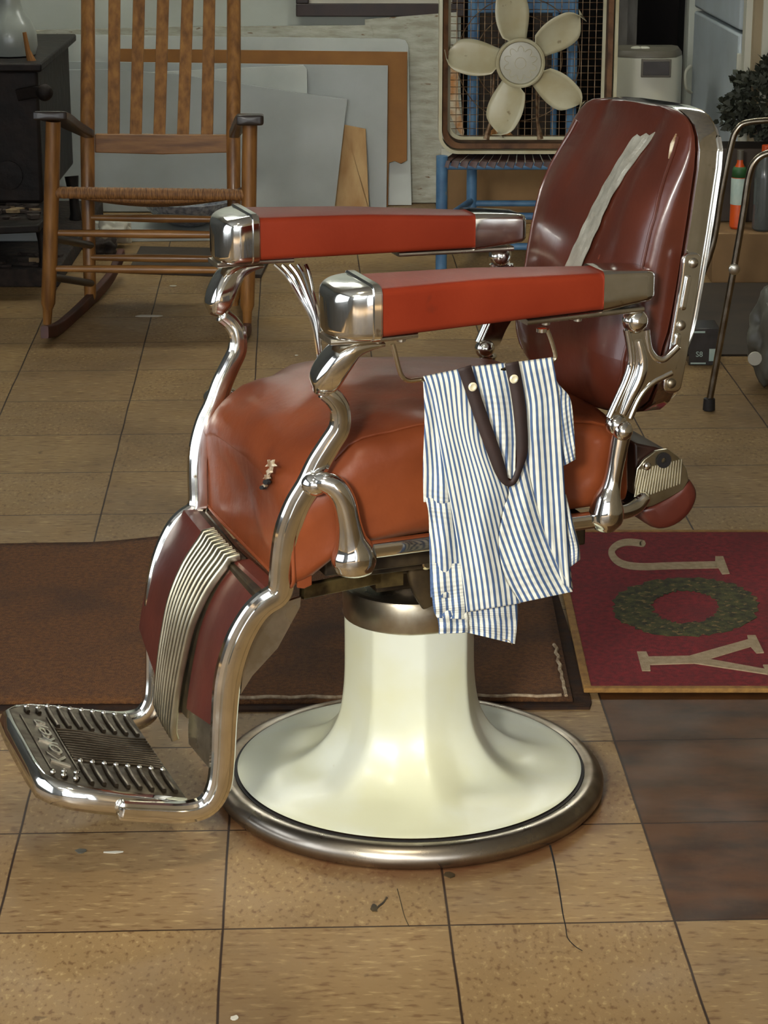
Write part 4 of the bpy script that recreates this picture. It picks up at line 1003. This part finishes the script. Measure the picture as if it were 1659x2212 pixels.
ho = rr2(hw_, hh, .060); hi = rr2(hw_-.010, hh-.010, .052); hj = rr2(hw_-.006, hh-.006, .055)
shell([ho, hi, hj, ho], [-.06, -.062, .07, .07]).build('housing', fan_white, fan, smooth=30)
shell([rr2(hw_-.0125, hh-.0125, .05), rr2(hw_-.028, hh-.028, .045), rr2(hw_-.028, hh-.028, .045), rr2(hw_-.0125, hh-.0125, .05)], [-.035, -.030, .06, .06]).build('inner_wall', rust, fan, smooth=30, label='rusty inner wall')
shell([rr2(hw_-.027, hh-.027, .045), rr2(hw_-.038, hh-.038, .04), rr2(hw_-.038, hh-.038, .04), rr2(hw_-.027, hh-.027, .045)], [.045, .045, .055, .055]).build('rear_flange', fan_white, fan, smooth=30)
gr = MB(); st_ = .0215
for k in range(-11, 12):
    p = k*st_
    gr.tube([(p, .06, hh-(hh-.035)), (p, .06, hh+(hh-.035))], .0012, 5); gr.tube([(-(hw_-.035), .062, hh+p), ((hw_-.035), .062, hh+p)], .0012, 5)
gr.build('rear_grille', wire_m, fan, smooth=60)
HXc = FC.x-fx0
wrg = MB()
for rad in (.135, .19): wrg.tube([(HXc+rad*math.cos(2*PI*k/60), .055, hh+rad*math.sin(2*PI*k/60)) for k in range(61)], .0016, 6)
wrg.build('wire_ring', wire_m, fan)
mo = MB().lathe([(.03, 0), (.055, .0), (.060, .01), (.060, .06), (.03, .065)], (HXc, -.012, hh), 40, 'y'); mo.build('motor', fan_white, fan)
hb = MB().lathe([(.055, .022), (.074, .02), (.0765, .0), (.075, -.012), (.070, -.016), (.066, -.013), (.064, -.006), (.064, .02)], (HXc, -.035, hh), 56, 'y', True); hbo = hb.build('hub', fan_white, fan)
cp = MB().lathe([(.001, -.011), (.02, -.010), (.045, -.008), (.063, -.004), (.064, .004), (.02, .006)], (HXc, -.037, hh), 56, 'y').build('hub_cap', appliance, hbo, label='pale round hub cap with petal pattern')
pt = MB()
for k in range(10):
    a_ = 2*PI*k/10+.3; pts = []
    for j in range(9): b_ = -PI/2+PI*j/8; r_ = .035+.017*math.cos(b_); w_ = .0095*math.sin(b_); pts.append((HXc+r_*math.cos(a_)-w_*math.sin(a_), -.0475, hh+r_*math.sin(a_)+w_*math.cos(a_)))
    pt.tube(pts, .0008, 5)
pt.tube([(HXc+.017*math.cos(2*PI*k/24), -.0485, hh+.017*math.sin(2*PI*k/24)) for k in range(25)], .0009, 5)
pt.build('petal_relief', fan_white, hbo)
for ang in (97, 33, 171, 250, 321):
    m_ = MB(); V = []; nr, nc = 18, 8; a_ = R(ang); er = Vector((math.cos(a_), 0, math.sin(a_))); et = Vector((-math.sin(a_), 0, math.cos(a_)))
    for j in range(nr+1):
        t = j/nr; r_ = .062+.173*t
        lead = .036+.020*math.sin(PI*min(1, t*1.05)**.9)-.030*max(0, (t-.75)/.25)**2-(.012 if t < .1 else 0); trail = -.028-.022*math.sin(PI*t**1.2)+.055*max(0, (t-.7)/.3)**2.2
        if t > .93: lead -= .02*(t-.93)/.07
        for i in range(nc+1):
            s_ = i/nc; w_ = trail+(lead-trail)*s_
            V.append(Vector((HXc, 0, hh))+er*r_+et*(w_+.010*t)+Vector((0, -.022+(s_-.5)*(-.052)*(1-.35*t)+.010*math.sin(PI*s_), 0)))
    m_.add(V, [(j*(nc+1)+i, j*(nc+1)+i+1, (j+1)*(nc+1)+i+1, (j+1)*(nc+1)+i) for j in range(nr) for i in range(nc)])
    m_.build('blade', fan_white, fan, solid=.0016, smooth=60)
for dx in (-.075, .055):
    MB().tube([(HXc+dx, .05, hh-.045), (HXc+dx*1.1, .05, .09), (HXc+dx*1.3, .05, .03)], [.004, .004, .012], 8).build('motor_bracket', wire_m, fan)

# behind the blue chair
tag(MB().box((.22, 7.95, 0), (.86, 8.25, .20)).build('flat_carton', carton, bevel=.004), 'brown cardboard carton on the floor behind the blue chair', 'carton')
tag(MB().box((.20, 7.98, .2), (.58, 8.18, .225)).build('white_sheet_stack', paper_m, bevel=.003), 'white sheets lying on the carton behind the blue chair', 'paper')
tag(MB().box((.32, 8.55, 0), (.5, 8.9, .9)).box((.55, 8.62, 0), (.62, 8.70, 1.2)).build('closet_shelf', carton_dark, bevel=.004), 'dark shelving inside the closet seen through the fan', 'shelf')
tag(MB().tube([(.33, 8.50, 0), (.33, 8.50, 1.2)], .016, 10).build('blue_pole', blue_paint), 'blue pole standing in the closet seen through the fan blades', 'pole')
tag(MB().tube([(.62, 8.50, 0), (.62, 8.50, 1.2)], .012, 10).build('blue_pole', blue_paint), 'blue pole in the closet right of the fan hub', 'pole')
lump((.40, 8.09, .2255), (.05, .03, .04), card_brown, 'brown_rag', 'brown rag on the white sheets behind the fan', 'rag', seed=8)

# ================================================================== RIGHT SIDE
DH = Vector((.875, 7.75, 0))
dh = thing('dehumidifier', 'white plastic dehumidifier with dark display behind the barber chair backrest', 'dehumidifier', DH)
secs = []
def dsec(z, q=1):
    sh = [(-.115, -.02), (-.10, -.055), (-.05, -.075), (0, -.080), (.05, -.075), (.085, -.055), (.10, -.02), (.115, .02), (.118, .10), (.10, .13), (-.10, .13), (-.118, .10)]
    return [Vector((x*q, y*q, z)) for x, y in sh]
MB().loft([dsec(0), dsec(.58), dsec(.60, .99)]).build('body', appliance, dh, smooth=50)
MB().loft([dsec(.601, .985), dsec(.612, .97), dsec(.622, .9)]).build('lid', appl_side, dh, smooth=50, label='dark brown lid')
p_ = P3(1388, 130, 7.672)-DH; q_ = P3(1446, 164, 7.672)-DH
MB().box((p_.x-.004, -.086, q_.z-.004), (q_.x+.004, -.074, p_.z+.004)).build('display_frame', appl_side, dh, bevel=.002)
MB().box((p_.x+.002, -.089, q_.z+.003), (q_.x-.002, -.080, p_.z-.003)).build('display', display_m, dh, bevel=.001)
for x in (-.04, -.012): MB().sphere((x, .02, .622), .018, 12, (1, 1, .4)).build('knob', appliance, dh)
FRL = Vector((1.42, 7.85, 0))
fg = thing('refrigerator', 'old pale blue-white two-door refrigerator at the right of the dark doorway', 'refrigerator', FRL)
# faces left: near edge at right of the picture
A2 = Vector((1.082, 8.22)); B2 = Vector((1.128, 7.47))
def fdoor(z0, z1, th=.05): return [Vector((A2.x, A2.y, z0)), Vector((B2.x, B2.y, z0)), Vector((B2.x, B2.y, z1)), Vector((A2.x, A2.y, z1))]
relmb(MB().prism([Vector((A2.x+.055, A2.y, .03)), Vector((B2.x+.055, B2.y, .03)), Vector((B2.x+.055, B2.y, 1.45)), Vector((A2.x+.055, A2.y, 1.45))], (.45, 0, 0)), FRL).build('cabinet', fridge_m, fg, bevel=.01)
relmb(MB().prism(fdoor(.06, .700), (.05, 0, 0)), FRL).build('lower_door', fridge_m, fg, bevel=.008)
relmb(MB().prism(fdoor(.712, 1.44), (.05, 0, 0)), FRL).build('upper_door', fridge_m, fg, bevel=.008)
hp = vsp([P3(1492, 142, 8.19), P3(1482, 155, 8.17), P3(1481, 178, 8.17), P3(1484, 192, 8.17), P3(1493, 200, 8.19)], 5)
relmb(MB().tube(hp, .006, 10), FRL).build('handle', appliance, fg, label='curved pale door handle')
for z in (.44, .58): relmb(MB().box((B2.x-.004, B2.y-.012, z), (B2.x+.03, B2.y, z+.06)), FRL).build('hinge', appliance, fg, bevel=.002)

tag(MB().box((1.005, 6.98, 0), (1.72, 7.31, .155)).build('carton', carton, bevel=.004), 'wide low brown carton on the floor behind the walking frame', 'carton')
tag(MB().box((1.03, 7.16, .156), (1.7, 7.31, .385)).build('carton', carton_dark, bevel=.004), 'dark carton standing on the wide low carton under the bush', 'carton')
# bush
BU = P3(1668, 232, 7.24)
bu = thing('artificial_bush', 'dark green leafy artificial bush on the dark carton at right edge', 'plant', (BU.x, BU.y, .40))
rg = random.Random(5); lf = MB()
for k in range(3200):
    d_ = Vector((rg.gauss(0, 1), rg.gauss(0, 1), rg.gauss(0, 1))).normalized(); r_ = .142*rg.uniform(.72, 1)*(1+.16*math.sin(d_.x*7+2)*math.cos(d_.z*6+1)+.10*math.sin(d_.z*13))
    c = Vector((d_.x*r_*1.05, d_.y*r_, d_.z*r_+(BU.z-.40)))
    a_ = Vector((rg.gauss(0, 1), rg.gauss(0, 1), rg.gauss(0, 1))).normalized(); b_ = a_.cross(d_).normalized(); L_ = rg.uniform(.010, .020)
    t = (d_*.7+a_*.5).normalized()
    if c.z < .025: continue
    lf.add([c-b_*L_*.4, c+t*L_*.5-b_*L_*.55, c+t*L_*1.3, c+t*L_*.5+b_*L_*.55, c+b_*L_*.4], [(0, 1, 2, 3, 4)])
o = lf.build('foliage', leaf_m, bu, smooth=0); o['kind'] = 'stuff'
MB().tube([(0, 0, 0.0), (0, 0, BU.z-.40)], .010, 8).build('stem', darkwood, bu)
MB().lathe([(.035, 0), (.05, .05), (.052, .06), (.03, .06)], (0, 0, .0), 24).build('pot', rubber, bu)
# bottles
def bottle(loc, r_, h, m, cap, lab, name, label=True):
    t = thing(name, lab, 'bottle', loc)
    MB().lathe([(r_*.8, 0), (r_, .006), (r_, h*.62), (r_*.85, h*.74), (r_*.4, h*.84), (r_*.38, h*.9)], n=28).build('body', m, t)
    MB().lathe([(r_*.42, h*.88), (r_*.42, h), (r_*.3, h)], n=20).build('cap', cap, t)
    return t
b0 = P3(1592, 492, 7.06)
bt = bottle((b0.x, 7.06, .1555), .024, .24, orange_p, appl_side, 'orange bottle with green and white label on the wide low carton', 'cleaner_bottle')
MB().lathe([(.0245, .075), (.0248, .076), (.0248, .155), (.0245, .156)], n=28, closed=True).build('label_band', label_w, bt)
MB().lathe([(.0225, .158), (.0215, .180), (.017, .19)], n=28, closed=True).build('label_top', green_p, bt, solid=.002)
b0 = P3(1645, 500, 7.04)
bottle((b0.x, 7.03, .1555), .032, .26, clear_p, orange_p, 'clear plastic bottle with orange cap on the wide low carton', 'clear_bottle')
# walking frame
WF = Vector((.95, 5.7, 0))
wf = thing('walking_frame', 'grey tubular steel walking frame with rubber feet at the right edge', 'walking frame', WF)
g0 = G(1527, 878); f1 = vsp([Vector((g0.x, 5.5, .02)), P3(1585, 580, 5.5), P3(1604, 470, 5.5), P3(1617, 385, 5.5), P3(1630, 350, 5.5), P3(1655, 332, 5.5), P3(1700, 326, 5.5), P3(1740, 345, 5.5), P3(1748, 420, 5.5), Vector((1.03, 5.5, .02))], 6)
relmb(MB().tube(f1, .0085, 12), WF).build('front_tube', tube_m, wf)
f2 = vsp([Vector((.745, 6.0, .02)), P3(1530, 560, 6.0), P3(1558, 420, 6.0), P3(1578, 320, 6.0), P3(1592, 280, 6.0), P3(1618, 264, 6.0), P3(1690, 262, 6.0), P3(1730, 285, 6.0), P3(1740, 400, 6.0), Vector((1.08, 6.0, .02))], 6)
relmb(MB().tube(f2, .0085, 12), WF).build('rear_tube', tube_m, wf)
for p in (f1[0], f1[-1], f2[0], f2[-1]): relmb(MB().lathe([(.013, 0), (.0155, .002), (.014, .03), (.009, .032)], (p.x, p.y, 0), 16), WF).build('rubber_foot', rubber, wf)
jp = P3(1585, 580, 5.5); relmb(MB().lathe([(.010, -.012), (.0135, -.010), (.0135, .0), (.006, .004)], jp-Vector((0, .004, 0)), 16, 'y'), WF).build('pivot', chrome_dull, wf)
for z in (.20, .42): relmb(MB().tube([(.99, 5.5, z), (1.03, 6.0, z)], .007, 10), WF).build('side_bar', tube_m, wf)
# product box
p0, p1 = P3(1492, 778, 5.95), P3(1552, 692, 5.95)
pb = thing('product_box', 'small dark printed box on the floor behind the backrest', 'box', (p0.x, 5.95, 0))
MB().box((-.005, 0, 0), (p1.x-p0.x+.005, .10, .10)).build('carton', display_m, pb, bevel=.002)
MB().box((.048, -.001, .012), (.066, .0, .045)).build('label', label_w, pb); MB().box((-.0, -.001, .088), (.035, 0, .093)).build('label', label_w, pb); MB().box((.0, -.001, .004), (.04, 0, .008)).build('label', label_w, pb)
vs, fc = text_mesh('S8', .020, .0006)
MB().add([Vector((.022+v.x, -.001-v.z, .03+v.y)) for v in vs], fc).build('print', label_w, pb, smooth=0)
# bag
lump((.975, 5.74, 0), (.055, .07, .11), bag_m, 'plastic_bag', 'grey crumpled plastic bag on the floor at the right edge', 'bag', seed=2)
cb = P3(1636, 735, 5.6)
tag(MB().lathe([(.004, 0), (.017, .001), (.018, .004), (.004, .006)], (cb.x, 5.62, .10), 24, 'y').build('bag_lid', paper_m), 'round pale lid in front of the plastic bag', 'lid')
tag(slab([(.62, 6.05), (1.75, 6.05), (1.75, 6.96), (.62, 6.96)], 0, .006).build('dark_floor_slab', carton_dark, bevel=.001), 'thin dark slab on the floor beneath the low carton and walking frame', 'floor mat')  # thin dark slab laid over the tiles

# litter on the tiles
LT = [((320, 683), (.045, .012), 'white paint smear on the floor in front of the rocking chair', 'paint_flake'), ((375, 618), (.014, .006), 'tiny pale paper scrap on the floor under the rocking chair', 'paper_scrap'),
      ((640, 768), (.006, .005), 'tiny pale crumb on the floor behind the barber chair seat', 'crumb'), ((175, 1840), (.009, .007), 'grey fluff on the tiles in front of the footrest', 'fluff'), ((247, 1842), (.016, .003), 'pale curved thread on the tiles in front of the footrest', 'thread_scrap'),
      ((808, 1962), (.006, .012), 'dark smudge on the tile in front of the pedestal', 'dirt_smudge'), ((970, 1890), (.010, .008), 'dark dirt clot against the pedestal ring', 'dirt_clot'), ((508, 2200), (.006, .005), 'pale chip on the tile at the bottom edge', 'paint_chip')]
for (px, py), (a_, b_), lab, nm in LT:
    c = G(px, py); m_ = MB(); n_ = 9
    m_.prism([Vector((c.x+a_*math.cos(2*PI*k/n_)*random.uniform(.6, 1.1), c.y+b_*math.sin(2*PI*k/n_)*random.uniform(.6, 1.1)*1.3, .0003)) for k in range(n_)], (0, 0, .0012))
    tag(m_.build(nm, dark_metal if 'dark' in lab else (bag_m if 'fluff' in lab else paper_m), smooth=0), lab, nm.split('_')[-1])

crk = ribbon([(1188, 1826), (1196, 1858), (1204, 1900), (1211, 1942), (1216, 1975), (1222, 2003), (1226, 2026), (1242, 2044), (1258, 2054)], lambda t: 3.2*(1-t)+1, z=.0002, h=.0004)
tag(crk.build('tile_crack', black_gap, smooth=0), 'dark jagged crack across the tile in front of the pedestal, right side', 'crack')
for cl, lab in (([(836, 1938), (828, 1950), (818, 1958), (810, 1968)], 'dark drip mark on the tile straight in front of the pedestal'), ([(858, 1920), (866, 1950), (874, 1980), (884, 2002)], 'thin scuff mark on the tile in front of the pedestal')):
    tag(ribbon(cl, 4 if 'drip' in lab else 1.5, z=.0002, h=.0004).build('scuff_mark', dark_metal, smooth=0), lab, 'mark')
# ================================================================== LIGHT
def area(name, loc, rot, sx, sy, pw, col):
    l = bpy.data.lights.new(name, 'AREA'); l.shape = 'RECTANGLE'; l.size = sx; l.size_y = sy; l.energy = pw; l.color = col
    o = bpy.data.objects.new(name, l); COL.objects.link(o); o.location = loc; o.rotation_euler = rot; return o
area('daylight_shop_window', (-.55, YF-.14, 1.48), (PI/2, 0, 0), 3.6, 1.95, 84, (.93, .97, 1))
area('daylight_door', (1.97, YF-.14, 1.25), (PI/2, 0, 0), .85, 2.3, 24, (.93, .97, 1))
area('daylight_side_window', (XL-.14, 1.9, 1.4), (PI/2, 0, -PI/2), 3.3, 1.85, 62, (.88, .94, 1))
tube_e = emis('added_fluorescent_tube', (244, 247, 240), 64)  # unseen tubes and fixtures added to brighten the boards and give chrome highlights
for x, y, lab in ((-1.0, 7.2, 'added white ceiling fluorescent fixture near the stove'), (.9, 7.2, 'added white ceiling fluorescent fixture near the refrigerator'), (-1.1, .2, 'added white ceiling fluorescent fixture before the barber chair')):
    t = thing('added_ceiling_light', lab, 'lamp', (x, y, ZC), 0, 'added ceiling fluorescent fixtures')
    MB().box((-.65, -.12, -.05), (.65, .12, 0)).build('fixture_body', appliance, t, bevel=.006)
    for dy in (-.06, .06): MB().tube([(-.6, dy, -.075), (.6, dy, -.075)], .016, 12).build('tube', tube_e, t)
def added_spot_lamp(loc, tgt, energy, ang, soft, col, lab):  # invented fixture out of view, carrying an added spot light
    TL = Vector(loc); d = (Vector(tgt)-TL).normalized()
    tl = thing('added_track_lamp', lab, 'lamp', (TL.x, TL.y, ZC))
    MB().box((-.3, -.015, -.03), (.3, .015, -.0)).build('track', appliance, tl)
    MB().tube([Vector((0, 0, -.03)), Vector((0, 0, TL.z-ZC+.01))], .008, 10).build('stem', appliance, tl)
    o = Vector((0, 0, TL.z-ZC)); MB().tube([o-d*.12, o-d*.03], [.05, .09], 24).build('shade', appliance, tl)
    sl = bpy.data.lights.new('added_track_bulb', 'SPOT'); sl.energy = energy; sl.spot_size = R(ang); sl.spot_blend = 1.0; sl.shadow_soft_size = soft; sl.color = col
    so = bpy.data.objects.new('added_track_bulb', sl); COL.objects.link(so); so.location = TL+d*.02; so.rotation_euler = d.to_track_quat('-Z', 'Y').to_euler()
added_spot_lamp((-1.0, -1.3, 2.25), (.04, 3.5, .42), 1000, 31, .3, (1, .97, .89), 'added white track lamp near the shop window aimed at the barber chair')  # added near the camera so light fades towards the edges of the frame
added_spot_lamp((-.25, 1.9, 2.55), (.03, 3.0, .1), 90, 40, .14, (1, .9, .68), 'added white track lamp on the ceiling above the barber chair')  # weaker overhead spot, added to brighten the floor by the base
sn = bpy.data.lights.new('sun', 'SUN'); sn.energy = 16; sn.angle = R(.6); sn.color = (1, .95, .86)
so = bpy.data.objects.new('sun', sn); COL.objects.link(so); so.location = (-1, -6, 6); so.rotation_euler = Vector((.18, .62, -.80)).to_track_quat('-Z', 'Y').to_euler()
wld = bpy.data.worlds.new('world'); scn.world = wld; wld.use_nodes = True
wld.node_tree.nodes['Background'].inputs[0].default_value = (.75, .85, 1, 1); wld.node_tree.nodes['Background'].inputs[1].default_value = .6
vs_ = scn.view_settings; vs_.view_transform = 'Standard'; vs_.look = 'None'; vs_.exposure = -.1; vs_.gamma = 1; vs_.use_curve_mapping = False
